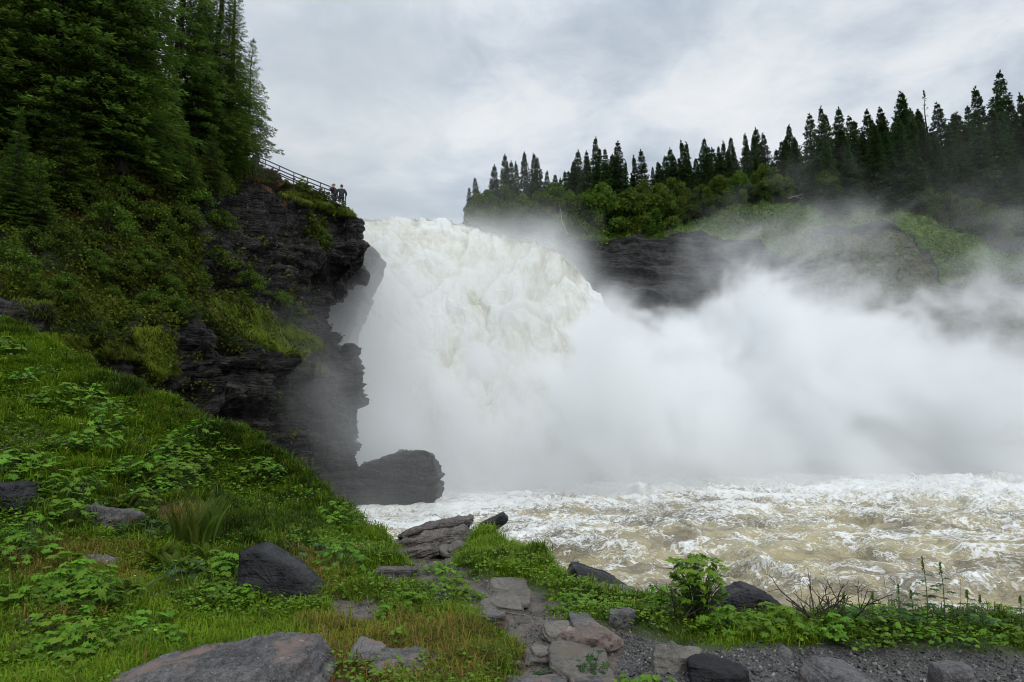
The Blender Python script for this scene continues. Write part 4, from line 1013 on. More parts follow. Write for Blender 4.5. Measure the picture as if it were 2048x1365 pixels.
def person(loc, rz, label, elbow, hand, lean, top_m, hat):
    """faces +y in its own frame; elbow / hand: positions of the two arms (left, right)"""
    r_ = thing('person', label, 'person', loc, rz); r_.scale = (1.12, 1.12, 1.08)
    V = [(0, 0, .93), (0, .01 + lean * .3, 1.12), (0, lean * .6, 1.34), (0, lean, 1.50), (0, lean + .02, 1.60), (0, lean + .035, 1.70)]
    E_ = [(0, 1), (1, 2), (2, 3), (3, 4), (4, 5)]; Rr = [(.155, .11), (.145, .10), (.17, .11), (.07, .06), (.085, .095), (.078, .088)]
    for s in (-1, 1):
        k = len(V); V += [(s * .10, 0, .86), (s * .11, .01, .50), (s * .11, -.02, .09), (s * .12, .13, .035)]; E_ += [(0, k), (k, k + 1), (k + 1, k + 2), (k + 2, k + 3)]; Rr += [.088, .058, .038, .034]
    for s, el, ha in ((-1, elbow[0], hand[0]), (1, elbow[1], hand[1])):
        k = len(V); V += [(s * .18, lean * .8, 1.42), el, ha]; E_ += [(2, k), (k, k + 1), (k + 1, k + 2)]; Rr += [.055, .040, .028]
        h_ = np.array(ha); dd = nrmz(h_ - np.array(el))
        pal = h_ + dd * .07; kp = len(V); V.append(tuple(pal)); E_.append((k + 2, kp)); Rr.append((.034, .018))
        sd_ = nrmz(np.cross(dd, [0, 0, 1.] if abs(dd[2]) < .9 else [1., 0, 0]))
        for f_ in range(4):
            b_ = pal + sd_ * (f_ - 1.5) * .019 + dd * .02; c_ = b_ + dd * .035; e_ = c_ + dd * .018 + np.array([0, .012, -.018]); kk = len(V)
            V += [tuple(c_), tuple(e_)]; E_ += [(kp, kk), (kk, kk + 1)]; Rr += [.009, .008]
        kk = len(V); V += [tuple(h_ + dd * .04 + sd_ * .045), tuple(h_ + dd * .07 + sd_ * .052)]; E_ += [(k + 2, kk), (kk, kk + 1)]; Rr += [.010, .009]
    skinned('body', V, E_, Rr, M_skin, r_)
    jk = [(0, .0, .88), (0, .01 + lean * .3, 1.12), (0, lean * .6, 1.35), (0, lean * .95, 1.47)]; je = [(0, 1), (1, 2), (2, 3)]; jr = [(.19, .15), (.185, .15), (.21, .16), (.10, .09)]
    for s, el, ha in ((-1, elbow[0], hand[0]), (1, elbow[1], hand[1])):
        k = len(jk); e3 = tuple(np.array(el) * .15 + np.array(ha) * .85); jk += [(s * .185, lean * .8, 1.42), el, e3]; je += [(2, k), (k, k + 1), (k + 1, k + 2)]; jr += [.085, .07, .055]
    skinned('jacket', jk, je, jr, top_m, r_)
    tv = [(0, 0, .95), (-.105, 0, .86), (-.115, .01, .52), (.105, 0, .86), (.115, .01, .52)]
    skinned('shorts', tv, [(0, 1), (1, 2), (0, 3), (3, 4)], [(.165, .12), .105, .085, .105, .085], M_jack, r_)
    for s in (-1, 1):
        S = Soup(); Ve, Qe = ellip((s * .12, .06, .045), (.05, .14, .05)); S.add(Ve, Qe); obj('shoe', S.build('shoe', M_shoe, True), r_)
    S = Soup(); Ve, Qe = ellip((0, lean + (.02 if hat else -.005), 1.715 if hat else 1.685), (.092, .108, .085 if hat else .115)); S.add(Ve, Qe)
    if hat: Ve, Qe = ellip((0, lean + .12, 1.70), (.075, .10, .012)); S.add(Ve, Qe)
    obj('cap' if hat else 'hair', S.build('hair', M_cap if hat else M_hair, True), r_)
    S = Soup()
    for s in (-1, 1): Ve, Qe = ellip((s * .088, lean + .02, 1.64), (.014, .022, .03), 8, 6); S.add(Ve, Qe)
    Ve, Qe = ellip((0, lean + .125, 1.635), (.014, .022, .024), 8, 6); S.add(Ve, Qe)
    obj('face', S.build('face', M_skin, True), r_)
    return r_
pA = at(668.5, 419, 48.1); pB = at(682, 420.5, 48.2)
person(pA, rad(75), 'person in a dark jacket and cap raising both hands to the face beside the railing', ((-.27, .16, 1.22), (.27, .14, 1.22)), ((-.10, .30, 1.52), (.12, .30, 1.50)), .06, M_jack, True)
person(pB, rad(12), 'person seen from behind in dark top and shorts at the end of the railing', ((-.31, .02, 1.18), (.31, .02, 1.18)), ((-.25, .20, 1.02), (.27, .18, 1.0)), .02, M_teal, False)

# ------------------------------------------------------------------ rocks
def ico(n):
    import bmesh
    b = bmesh.new(); bmesh.ops.create_icosphere(b, subdivisions=n, radius=1.)
    V = np.array([v_.co[:] for v_ in b.verts]); Fc = np.array([[v_.index for v_ in f.verts] for f in b.faces]); b.free()
    return V, Fc
ICO = {k: ico(k) for k in (2, 5, 6)}


def rock_mesh(dims, seed, m, lev=5, planes=11, top=None, strata=0., rough=.05, wedge=0., name='rock', fine=.012):
    r = np.random.default_rng(seed); V, Fc = ICO[lev]; U = V / np.linalg.norm(V, axis=1, keepdims=True)
    Np = rdir(planes, r); dp = r.uniform(.66, 1.0, planes)
    bx = np.array([(0, 0, 1.), (0, 0, -1), (1, 0, 0), (-1, 0, 0), (0, 1, 0), (0, -1, 0)]) + r.normal(0, .12, (6, 3)); bx = nrmz(bx)
    Np = np.concatenate([Np, bx]); dp = np.r_[dp, r.uniform(.62, .85, 6)]
    if top is not None: dp[-6] = top
    q_ = dp[None] / np.maximum(U @ Np.T, 1e-3); kk = 26.
    rr = -np.log(np.exp(-kk * np.minimum(q_, 4)).sum(1)) / kk
    dims = np.asarray(dims, float); P = U * np.clip(rr, .2, 1.6)[:, None]
    P[:, 2] += wedge * P[:, 0]
    P = P * dims * .5 / .74
    sc_ = 1 / dims.max()
    N = nrmz(U / dims)
    dsp = dims.min() * (rough * 2.2 * fbm(P * sc_ * 2.6 + seed, 4, seed) + rough * 1.2 * fbm(P * sc_ * 9 + seed, 4, seed + 3, .6, 1))
    if strata:
        z_ = P[:, 2] + .12 * P[:, 0] + .02 * fbm(P * 3, 2, seed)
        dsp = dsp + strata * dims.min() * (steps(z_[:, None], dims[2] / 6.5, seed)[:, 0] - .5) + strata * .4 * dims.min() * (steps(z_[:, None], dims[2] / 17, seed + 1)[:, 0] - .5)
        hN = nrmz(N * [1, 1, .15])
        P = P + hN * dsp[:, None]
    else: P = P + N * dsp[:, None]
    P = P + N * (fine * fbm(P * 14, 3, seed + 8))[:, None]
    return mesh(name, P, Fc.ravel(), np.arange(len(Fc)) * 3, mat=m, smooth=True)


def rock(name, label, px0, px1, pyt, pyb, m, seed, Y=None, depth=1.0, sink=.25, rz=0., tilt=(0, 0), cat='rock', group=None, **kw):
    """boulder whose silhouette spans px0..px1, pyt..pyb at its standing place"""
    cx = (px0 + px1) / 2
    if Y is None: g_ = on_ground(cx, pyb - .15 * (pyb - pyt)); Y = float(g_[1]) + .02
    w_ = (px1 - px0) * Y / F; hh_ = (pyb - pyt) * Y / F
    c_ = at(cx, (pyt + pyb) / 2, Y + w_ * depth * .35); tot = hh_ / (1 - sink)
    c_[2] -= (tot - hh_) / 2
    o = obj(name, rock_mesh((w_, w_ * depth, tot), seed, m, **kw), loc=c_, label=label, category=cat)
    o.rotation_euler = (tilt[0], tilt[1], rz)
    if group: o['group'] = group
    return o


def outline_rock(name, label, out, Y, thick, m, seed, cat='rock', strata=.05, rough=.05, e=.42, back=.0, fine=.012, seg=220, rings=90, tilt=0., tz_=.1, group=None):
    """rock with a given front outline (metres at distance Y) and a real thickness, rounded front to back"""
    W_ = at([p_[0] for p_ in out], [p_[1] for p_ in out], Y); c0 = W_.mean(0); q2 = (W_ - c0)[:, [0, 2]]
    th = np.linspace(0, 2 * np.pi, seg, endpoint=False); R_ = np.zeros(seg)
    for k_ in range(len(q2)):
        a_, b_ = q2[k_], q2[(k_ + 1) % len(q2)]; dd = np.stack([np.cos(th), np.sin(th)], -1); ed2 = b_ - a_
        den = dd[:, 0] * ed2[1] - dd[:, 1] * ed2[0]; den = np.where(np.abs(den) < 1e-9, 1e-9, den)
        t_ = (a_[0] * ed2[1] - a_[1] * ed2[0]) / den; s_ = (a_[0] * dd[:, 1] - a_[1] * dd[:, 0]) / den
        R_ = np.maximum(R_, np.where((t_ > 0) & (s_ >= -.001) & (s_ <= 1.001), t_, 0))
    R_ = np.maximum(R_, .05 * R_.max()); R_ = (R_ * 2 + np.roll(R_, 1) + np.roll(R_, -1)) / 4
    ph = np.linspace(-np.pi / 2, np.pi / 2, rings)[:, None]; ce = np.cos(ph) ** e; se = np.sign(np.sin(ph)) * np.abs(np.sin(ph)) ** e
    P = np.stack([ce * R_ * np.cos(th), thick * .5 * se + tilt * ce * R_ * np.sin(th) + 0 * ce * R_, ce * R_ * np.sin(th)], -1)
    N = gnormals(P); N = N * np.where((N * nrmz(P)).sum(-1, keepdims=True) > 0, 1, -1)
    S_ = R_.mean(); d_ = S_ * (rough * 1.6 * fbm(P / S_ * 1.7 + seed, 4, seed) + rough * fbm(P / S_ * 6 + seed, 4, seed + 3, .6, 1))
    z_ = P[..., 2] + tz_ * P[..., 0] + .08 * S_ * fbm(P / S_ * 2, 2, seed)
    d_ = d_ + strata * S_ * ((steps(z_, S_ * .30, seed) - .5) + .5 * (steps(z_, S_ * .11, seed + 1) - .5))
    d_ = d_ + fine * fbm(P * 12, 3, seed + 8)
    P = P + N * d_[..., None]; P[0] = P[0].mean(0); P[-1] = P[-1].mean(0)
    off_ = np.array([0, thick * .35 + back, 0.]); want = min(p_[1] for p_ in out)
    for _ in range(4):
        a_x, a_y, a_d = proj(P.reshape(-1, 3) + c0 + off_); k_ = np.argmin(a_y); off_[2] -= (want - a_y[k_]) * a_d[k_] / F
    i_ = np.arange(rings * seg).reshape(rings, seg); j_ = np.roll(i_, -1, 1)
    Q_ = np.stack([i_[:-1], j_[:-1], j_[1:], i_[1:]], -1).reshape(-1, 4)
    me_ = quads(P.reshape(-1, 3), Q_, name=name, mat=m, smooth=(strata < .04))
    o = obj(name, me_, loc=c0 + off_, label=label, category=cat)
    if group: o['group'] = group
    return o
outline_rock('boulder', 'large blocky layered boulder standing in the white water at the foot of the cliff', [(664, 990), (690, 948), (732, 914), (765, 906), (795, 898), (850, 899), (868, 925), (877, 982), (862, 1000), (815, 1035), (740, 1060), (664, 1060)], 42, 4.2, M_cliff, 3, 'boulder', strata=.17, rough=.07, fine=.09, seg=520, rings=200, e=.30)
outline_rock('boulder', 'big flat grey boulder with a pinkish tint at the bottom edge left of centre', [(80, 1372), (140, 1328), (250, 1300), (380, 1279), (430, 1270), (500, 1263), (575, 1266), (600, 1298), (640, 1345), (660, 1400), (640, 1500), (120, 1500)], 3.8, .9, M_grey, 12, 'boulder', strata=.03, rough=.05, seg=420, rings=200, e=.55, tilt=.9)
outline_rock('boulder', 'dark boulder in the herbs at the left edge of the grassy slope', [(-60, 1000), (-35, 964), (18, 960), (40, 985), (62, 1015), (70, 1060), (-60, 1070)], 7.6, .7, M_black, 21, 'boulder', strata=.06)
outline_rock('rock', 'shiny black slanting slab rising out of the turf left of the path', [(476, 1150), (474, 1090), (505, 1084), (545, 1102), (580, 1118), (615, 1146), (662, 1194), (655, 1228), (590, 1224), (540, 1205), (490, 1190)], 6.3, .4, M_black, 33, strata=.02, rough=.035, tilt=.3, e=.2)
outline_rock('rock', 'cracked dark grey rock between grass tufts left of the flagstones', [(838, 1255), (842, 1212), (862, 1192), (886, 1182), (900, 1198), (908, 1255)], 6.1, .3, M_black, 37, strata=.03, rough=.08)
outline_rock('boulder', 'black wedge shaped rock at the water edge beyond the grassy rim', [(1136, 1165), (1142, 1138), (1150, 1123), (1178, 1127), (1235, 1148), (1271, 1173), (1262, 1200), (1200, 1225), (1140, 1225)], 9.2, .8, M_black, 46, 'boulder', strata=.07, tz_=.5)
outline_rock('boulder', 'black humped rock between the leafy bush and the bare twigs', [(1444, 1200), (1466, 1174), (1500, 1162), (1530, 1168), (1558, 1184), (1576, 1205), (1590, 1250), (1440, 1250)], 8.0, .7, M_black, 52, 'boulder', strata=.04)
outline_rock('rock_outcrop', 'grey rock shoulder sticking out behind the cliff into the falls', [(680, 540), (716, 502), (728, 494), (742, 493), (757, 507), (744, 526), (729, 552), (713, 598), (697, 645), (680, 715), (640, 780), (640, 560)], 55, 5., M_cliff, 83, 'rock', strata=.14, rough=.13, e=.3, fine=.08, seg=320, rings=120)
outline_rock('boulder', 'big rounded dark grey boulder with a split at the bottom edge of the gravel', [(1640, 1370), (1652, 1334), (1688, 1312), (1728, 1311), (1768, 1328), (1800, 1362), (1812, 1440), (1640, 1440)], 4.15, .5, M_grey, 65, 'boulder', strata=.02, rough=.05, tilt=.6)
outline_rock('rock', 'grey rock with a slanting edge between turf and gravel path', [(1488, 1306), (1520, 1300), (1562, 1298), (1590, 1282), (1592, 1306), (1566, 1338), (1528, 1342)], 4.9, .35, M_grey, 57, strata=.06, rough=.05, tilt=.5)
outline_rock('slate_slab', 'long pale slab lying uppermost on the slate ledge', [(796, 1068), (850, 1048), (905, 1038), (943, 1028), (948, 1042), (932, 1060), (870, 1072), (805, 1086)], 10.9, .7, M_ledge, 701, 'slab', strata=.26, rough=.06, tz_=-.3, seg=300)
outline_rock('slate_slab', 'broad middle slab of the slate ledge with broken front', [(780, 1084), (800, 1070), (860, 1060), (930, 1048), (940, 1064), (905, 1090), (850, 1104), (800, 1106)], 10.4, .7, M_ledge, 705, 'slab', strata=.26, rough=.07, tz_=-.3, seg=300)
outline_rock('slate_slab', 'lowest broken slab at the left foot of the slate ledge', [(784, 1098), (820, 1088), (872, 1082), (884, 1096), (840, 1120), (806, 1130)], 9.9, .5, M_ledge, 709, 'slab', strata=.26, rough=.08, tz_=-.3)
outline_rock('slate_slab', 'dark slab jutting out to the right over the white water', [(955, 1050), (985, 1034), (1006, 1024), (1016, 1034), (1012, 1043), (985, 1060), (960, 1068)], 11.5, .5, M_black, 731, 'slab', strata=.10, rough=.05, tz_=-.5)
outline_rock('slate_slab', 'short dark slab supporting the jutting slab', [(955, 1064), (985, 1060), (992, 1064), (984, 1078), (955, 1086)], 11.3, .4, M_black, 733, 'slab', strata=.10, rough=.06, tz_=-.4)
rock('rock', 'flat brown rock half buried in rusty grass beside the tall ferns', 168, 282, 1014, 1060, M_grey, 23, depth=.6, sink=.4, rough=.05)
rock('rock', 'small reddish grey rock below the flat brown rock in the grass', 150, 240, 1108, 1150, M_grey, 25, depth=.5, sink=.4, rough=.06)
rock('rock', 'small grey stone showing in dry grass near the lower left corner', 42, 84, 1240, 1262, M_grey, 27, depth=.7, sink=.4)
rock('rock', 'small dark stone poking out of the grass slope below the cliff', 142, 178, 784, 802, M_black, 35, depth=.7, sink=.3)
rock('rock', 'rounded grey stone at the left edge of the gravel below the pale flagstone', 955, 1015, 1223, 1260, M_grey, 39, depth=.8, sink=.3)
rock('rock', 'low dark rock hidden in grass on the rim above the water', 1035, 1082, 1102, 1130, M_black, 41, Y=9.6, depth=.8, sink=.3)
rock('rock', 'pink and grey lumpy rock beside the largest flagstone', 1122, 1235, 1258, 1296, M_pink, 55, depth=.6, sink=.3, rough=.09)
rock('rock', 'tan topped rock sunk in gravel right of the flagstones', 1298, 1400, 1293, 1335, M_flag, 59, depth=.6, sink=.35)
rock('boulder', 'smooth dark boulder cut by the bottom edge, left of the big rounded one', 1378, 1490, 1327, 1385, M_black, 61, Y=4.25, depth=.7, sink=.2, rough=.03, cat='boulder')
outline_rock('rock', 'pointed black stone standing in grass at the bottom edge', [(1276, 1356), (1288, 1334), (1297, 1316), (1306, 1332), (1330, 1340), (1322, 1360)], 4.6, .18, M_black, 63, strata=.05, rough=.08)
rock('boulder', 'small rounded grey boulder rightmost on the gravel at the bottom edge', 1868, 1950, 1336, 1395, M_grey, 67, Y=4.1, depth=.8, sink=.2, rough=.03, cat='boulder')
rock('rock', 'grey stone among grass on the bank left of the leafy bush', 1300, 1350, 1192, 1224, M_grey, 69, depth=.7, sink=.3)
rock('rock', 'grey slab leaning below the black wedge shaped rock', 1160, 1265, 1172, 1205, M_grey, 71, Y=8.1, depth=.6, sink=.3)
rock('rock', 'small grey stone at the grass edge above the pink rock', 1222, 1268, 1225, 1256, M_grey, 73, depth=.8, sink=.3)
rock('rock', 'tiny grey stones at the foot of a grass tuft near the slate ledge', 755, 830, 1136, 1152, M_ledge, 75, depth=.5, sink=.4)
# flagstones of the path: flat slabs
FL = [((970, 1060, 1156, 1178), 'thin brown flagstone at the top of the flagged path'), ((975, 1065, 1181, 1207), 'tan flagstone with a wavy edge, second from the top of the path'), ((966, 1052, 1193, 1222), 'pale broad flagstone with a thin shadowed edge in mid path'), ((1055, 1135, 1184, 1208), 'grey slanting flagstone under leaves at the right of the path'),
      ((1075, 1132, 1244, 1274), 'tan flagstone in gravel below the dark bare patch'), ((1140, 1195, 1229, 1252), 'grey flagstone half under a grass tuft'), ((1098, 1228, 1284, 1352), 'largest flagstone, wide and grey, in the lower middle'), ((1040, 1105, 1296, 1314), 'narrow step flagstone behind the blue green herb'),
      ((752, 848, 1310, 1352), 'dark grey flagstone near the bottom left of the path'), ((858, 938, 1318, 1348), 'low grey flagstone between two grass tufts'), ((1145, 1225, 1340, 1400), 'grey flagstone cut by the bottom edge below the largest one'), ((1005, 1140, 1346, 1400), 'dark wet flagstone cut by the bottom edge, left of the middle'), ((828, 905, 1258, 1272), 'thin long flagstone edge under the cracked grey rock'), ((700, 765, 1292, 1325), 'small grey flagstone in rusty grass')]
for k, (b_, lab) in enumerate(FL):
    cx, cy = (b_[0] + b_[1]) / 2, (b_[2] + b_[3]) / 2; g0 = on_ground(cx, min(cy, 1420)); Y = g0[1]
    gt = on_ground(cx, b_[2]); gb = on_ground(cx, min(b_[3], 1440)); dep = max(.25, min(1.4, np.hypot(*(gt - gb)[:2]) * 1.05)); w_ = (b_[1] - b_[0]) * Y / F * .9; dep *= .85
    th = .08
    o = obj('flagstone', rock_mesh((w_, dep, th), 500 + k * 3, M_flag if k in (0, 1, 2, 4, 6, 7) else M_grey, 5, planes=9, top=.9, rough=.08, name='flagstone', fine=.012, strata=.12), loc=(g0[0], g0[1], g0[2] + .008 + .008 * (k % 3)), label=lab, category='flagstone')
    sl = math.atan2(gt[2] - gb[2], max(.05, gt[1] - gb[1])); o.rotation_euler = (max(-.15, min(.25, sl)) + .04, rad(rf.uniform(-5, 5)), 0)
# slate ledge: stacked long slabs, tilting up to the right, one cantilevered over the pool
led = []
LD = [((880, 960, 1068, 1100), 10.0, -9, 'flat pale slab in the path below the ledge'), ((895, 935, 1086, 1102), 9.6, -4, 'small thin slab lying on the pale slab')]
for k, (b_, Y, an, lab) in enumerate(LD):
    g_ = on_ground((b_[0] + b_[1]) / 2, (b_[2] + b_[3]) / 2); w_ = (b_[1] - b_[0]) * g_[1] / F
    o = obj('slate_slab', rock_mesh((w_, .8 - .4 * k, .10), 720 + k, M_flag, 5, planes=9, top=.9, strata=.05, rough=.06, name='slate_slab'), loc=g_ + [0, 0, .02 + .05 * k], label=lab, category='slab')
# second rock shoulder behind the cliff in the spray

# ------------------------------------------------------------------ gravel
gr_ = np.random.default_rng(3)
wg = np.clip(grav * 1.2, 0, 1) * (GY < 8.5) * (GY > 3.2) * bare + .22 * bare * (GY < 11)
inview = (tpx > -80) & (tpx < 2130) & (tpy < 1450) & _gvis
n = 22000; pts, idx = scatter(PG, wg * inview, n, gr_)
Vi, Fi = ICO[2]; Vi, Fi = ico(1)
sz = .004 + .020 * gr_.random(n) ** 5; rotm = rdir(n * 3, gr_).reshape(n, 3, 3)
Vp = np.einsum('kj,nij->nki', Vi, rotm * [.9, .75, .5]) * sz[:, None, None] + (pts + [0, 0, .002])[:, None]
Fp = Fi[None] + (np.arange(n) * len(Vi))[:, None, None]
tn = np.repeat(gr_.random((n, 1)) ** 2 * [1, 1, 1], len(Vi), 0)
m, q = mat('pebbles'); a = q.n('ShaderNodeSeparateColor', i={0: q.n('ShaderNodeAttribute', attribute_name='tint')}); finish(q, principled(q, q.mix(a, (.020, .020, .021), (.20, .19, .175)), .5))
obj('gravel', mesh('gravel', Vp.reshape(-1, 3), Fp.ravel(), np.arange(len(Fp.reshape(-1, 3))) * 3, mat=m, attrs={'tint': tn}), kind='stuff', label='dark wet gravel scattered over the footpath')

# ------------------------------------------------------------------ grass
gg = np.random.default_rng(9)
dens = turf * inview * (edT < .55)
dens = dens * np.clip(.35 + .9 * vnoise(PG * 1.3, 201), .2, 1.4) * (1 / np.maximum(GY, 3.2)) ** .75
thin_ = np.ones_like(dens)
for k, (a_, b_) in enumerate(((on_ground(225, 1040), .7), (on_ground(560, 1160), .5))): thin_ *= np.clip(np.hypot(GX - a_[0], GY - a_[1]) / b_, .1, 1)
def grass_layer(n, ntuft, per):
    pts, idx = scatter(PG, dens * thin_, n, gg); cen, ci2 = scatter(PG, dens * thin_ * np.clip(vnoise(PG * .9 + 3, 205) * 2 - .55, .05, 1), ntuft, gg)
    th = gg.uniform(.4, 1.25, ntuft) ** 1.3
    return pts, idx, cen, ci2, th
pts, idx, cen, ci2, th = grass_layer(190000, 5200, 42)
near_bare = blur(bare, 14)[:-1, :-1].reshape(-1)
def tints(p_, ix, k_):
    rs = rustg[:-1, :-1].reshape(-1)[ix]; lum = fbm(p_ * [1.1, 1.1, 0], 3, 202) * 1.0 + .60; lum2 = fbm(p_ * [5, 5, 0], 2, 203); dry = gg.random(len(p_)) < (.04 + .33 * rs)
    return np.stack([np.clip(lum + .4 * lum2 + gg.normal(0, .18, len(p_)), 0, 1), np.clip(dry * gg.uniform(.4, 1, len(p_)) + rs * .25, 0, 1), 0 * rs], -1)
tall = np.clip(.5 + .8 * fbm(pts * [.9, .9, 0] + 7, 3, 204), .12, 1)
hb = (.04 + .09 * tall) * np.clip(1 - 1.2 * near_bare[idx], .35, 1) * gg.uniform(.5, 1.3, n_ := len(pts)) * np.interp(pts[:, 1], [4, 10], [.8, 1.2])
V1, L1, s1_, t1 = blades(pts - [0, 0, .01], None, hb, (.0020 + .00038 * pts[:, 1]) * gg.uniform(.7, 1.3, n_), gg.uniform(.15, .95, n_), gg, tints(pts, idx, 0))
per = 42; cj = np.repeat(np.arange(len(cen)), per); pc = cen[cj] + np.c_[gg.normal(0, .028, (len(cj), 2)) * (.6 + th[cj])[:, None], np.zeros(len(cj))]
hh2 = .17 * th[cj] * gg.uniform(.45, 1.25, len(cj)) * np.clip(1 - .9 * near_bare[ci2][cj], .4, 1) * np.interp(pc[:, 1], [4, 10], [.9, 1.3])
t2 = tints(pc, ci2[cj], 0); t2[:, 0] = np.clip(t2[:, 0] + gg.normal(0, .22, len(cen))[cj], 0, 1)
V2, L2, s2_, t2 = blades(pc - [0, 0, .01], None, hh2, (.0020 + .00034 * pc[:, 1]) * gg.uniform(.6, 1.2, len(cj)), gg.uniform(.25, 1.15, len(cj)), gg, t2)
obj('grass', mesh('grass', np.concatenate([V1, V2]), np.concatenate([L1, L2 + len(V1)]), np.concatenate([s1_, s2_ + len(L1)]), mat=M_grass, attrs={'tint': np.concatenate([t1, t2])}), kind='stuff', label='green and rusty grass covering the slope and the bank')
# small ground leaves between the grass (clover-like ground cover)
n = 16000; pts, idx = scatter(PG, dens * (1 - blur(bare, 10)) ** 2 * (vnoise(PG * .8 + 4, 208) > .42), n, gg); L_ = 3; ci = np.repeat(np.arange(n), L_)
C = pts[ci] + np.c_[gg.normal(0, .012, (n * L_, 2)), gg.uniform(.02, .10, n * L_)]
A = nrmz(np.c_[gg.normal(size=(n * L_, 2)), gg.uniform(-.2, .5, n * L_)]) * (gg.uniform(.018, .045, n * L_) * np.interp(pts[ci, 1], [4, 11], [.8, 1.5]))[:, None]
B = nrmz(np.cross(A, [0, 0, 1.] + rdir(n * L_, gg) * .35)) * (np.linalg.norm(A, axis=1) * .42)[:, None]
V, Q = diamonds(C, A, B); S = Soup(); S.add(V, Q, np.repeat(np.stack([np.clip(.35 + .5 * gg.random(n * L_), 0, 1), .15 * gg.random(n * L_), np.zeros(n * L_)], -1), 4, 0))
obj('ground_cover', S.build('ground_cover', M_plant), kind='stuff', label='small leafy ground cover growing between the grass blades')


# ------------------------------------------------------------------ herbs with palmate leaves
def palm_leaf(lobes=7, deep=.42, r=None, jag=.10):
    """lobed leaf blade, radius 1, stalk joint at origin, pointing to +y; triangle fan ring with a mid ring for the drooping shape"""
    pts = []; n_ = lobes; a0, a1 = rad(-140), rad(140)
    for k in range(n_):
        a_ = a0 + (a1 - a0) * k / (n_ - 1); R_ = 1.0 - .28 * abs(a_) / a1; da = (a1 - a0) / (n_ - 1)
        for f_, rr_ in ((-.5, deep), (-.30, deep + .55 * (1 - deep) * .8), (-.24, deep + .45 * (1 - deep)), (-.10, .93 - jag), (0, 1.), (.10, .93 - jag), (.24, deep + .45 * (1 - deep)), (.30, deep + .55 * (1 - deep) * .8)):
            pts.append((a_ + f_ * da, rr_ * R_))
    pts = np.array(pts); th, R_ = pts[:, 0], pts[:, 1]
    outer = np.stack([np.sin(th) * R_, np.cos(th) * R_, 0 * th], -1); mid = outer * .5
    lob = np.cos((th - a0) / ((a1 - a0) / (n_ - 1)) * 2 * np.pi)
    outer[:, 2] = -.30 * R_ ** 2 + .03 * lob; mid[:, 2] = .02 + .05 * lob
    V = np.concatenate([[[0, 0, 0]], mid, outer]); m_ = len(pts)
    i = np.arange(m_ - 1)
    T_ = np.stack([0 * i, 1 + i, 2 + i], -1); Q1 = np.stack([1 + i, 1 + m_ + i, 2 + m_ + i], -1); Q2 = np.stack([1 + i, 2 + m_ + i, 2 + i], -1)
    return V, np.concatenate([T_, Q1, Q2])


def frame(fwd, up):
    y = nrmz(fwd); x = nrmz(np.cross(y, up)); z = np.cross(x, y); return np.stack([x, y, z], 0)


def herb(h, w, n, size, seed, deep=.42, lobes=7, upright=0.):
    r = np.random.default_rng(seed); lv = Soup(); stt = Soup()
    for k in range(n):
        az = r.random() * 6.283; rr = w * .5 * r.random() ** .5; hh_ = h * (1 - .5 * (rr / (w * .5)) ** 2 * (1 - upright)) * r.uniform(.35, 1.05)
        d = np.array([math.cos(az), math.sin(az), 0]); tip = d * rr + [0, 0, hh_]
        b0 = d * rr * .12
        path = np.stack([b0, b0 * .4 + tip * .5 + [0, 0, .18 * hh_], tip])
        V, Q = tube(path, [.004, .003, .002], 4); stt.add(V, Q)
        s_ = size * r.uniform(.6, 1.25); V, T_ = palm_leaf(lobes, deep + .16 + r.uniform(-.06, .08))
        Mx = frame(d * .9 + rdir(1, r)[0] * .5 + [0, 0, r.uniform(-.4, .15)], np.array([0, 0, 1.]) + rdir(1, r)[0] * .25)
        V = V * [1, 1, r.uniform(.5, 1.4)]
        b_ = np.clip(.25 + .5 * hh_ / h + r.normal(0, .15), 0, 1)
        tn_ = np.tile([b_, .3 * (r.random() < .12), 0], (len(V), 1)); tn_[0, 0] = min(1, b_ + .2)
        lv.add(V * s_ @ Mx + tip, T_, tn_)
    return stt, lv
HP = []
for k, (h_, w_, n_, s_, dp_, lo_) in enumerate(((.34, .62, 20, .085, .42, 7), (.42, .75, 30, .095, .36, 7), (.26, .5, 18, .065, .48, 5), (.5, .6, 30, .075, .34, 7), (.30, .8, 34, .055, .44, 5), (.22, .7, 40, .045, .5, 3), (.38, .9, 36, .075, .38, 7), (.16, .6, 46, .035, .5, 5))):
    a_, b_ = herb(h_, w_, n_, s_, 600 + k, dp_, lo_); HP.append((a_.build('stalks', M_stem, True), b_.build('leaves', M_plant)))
HB = []
for k in range(2):
    a_, b_ = herb(.32, .5, 18, .08, 650 + k, .34, 7); HB.append((a_.build('stalks', M_stem, True), b_.build('leaves', M_blue)))


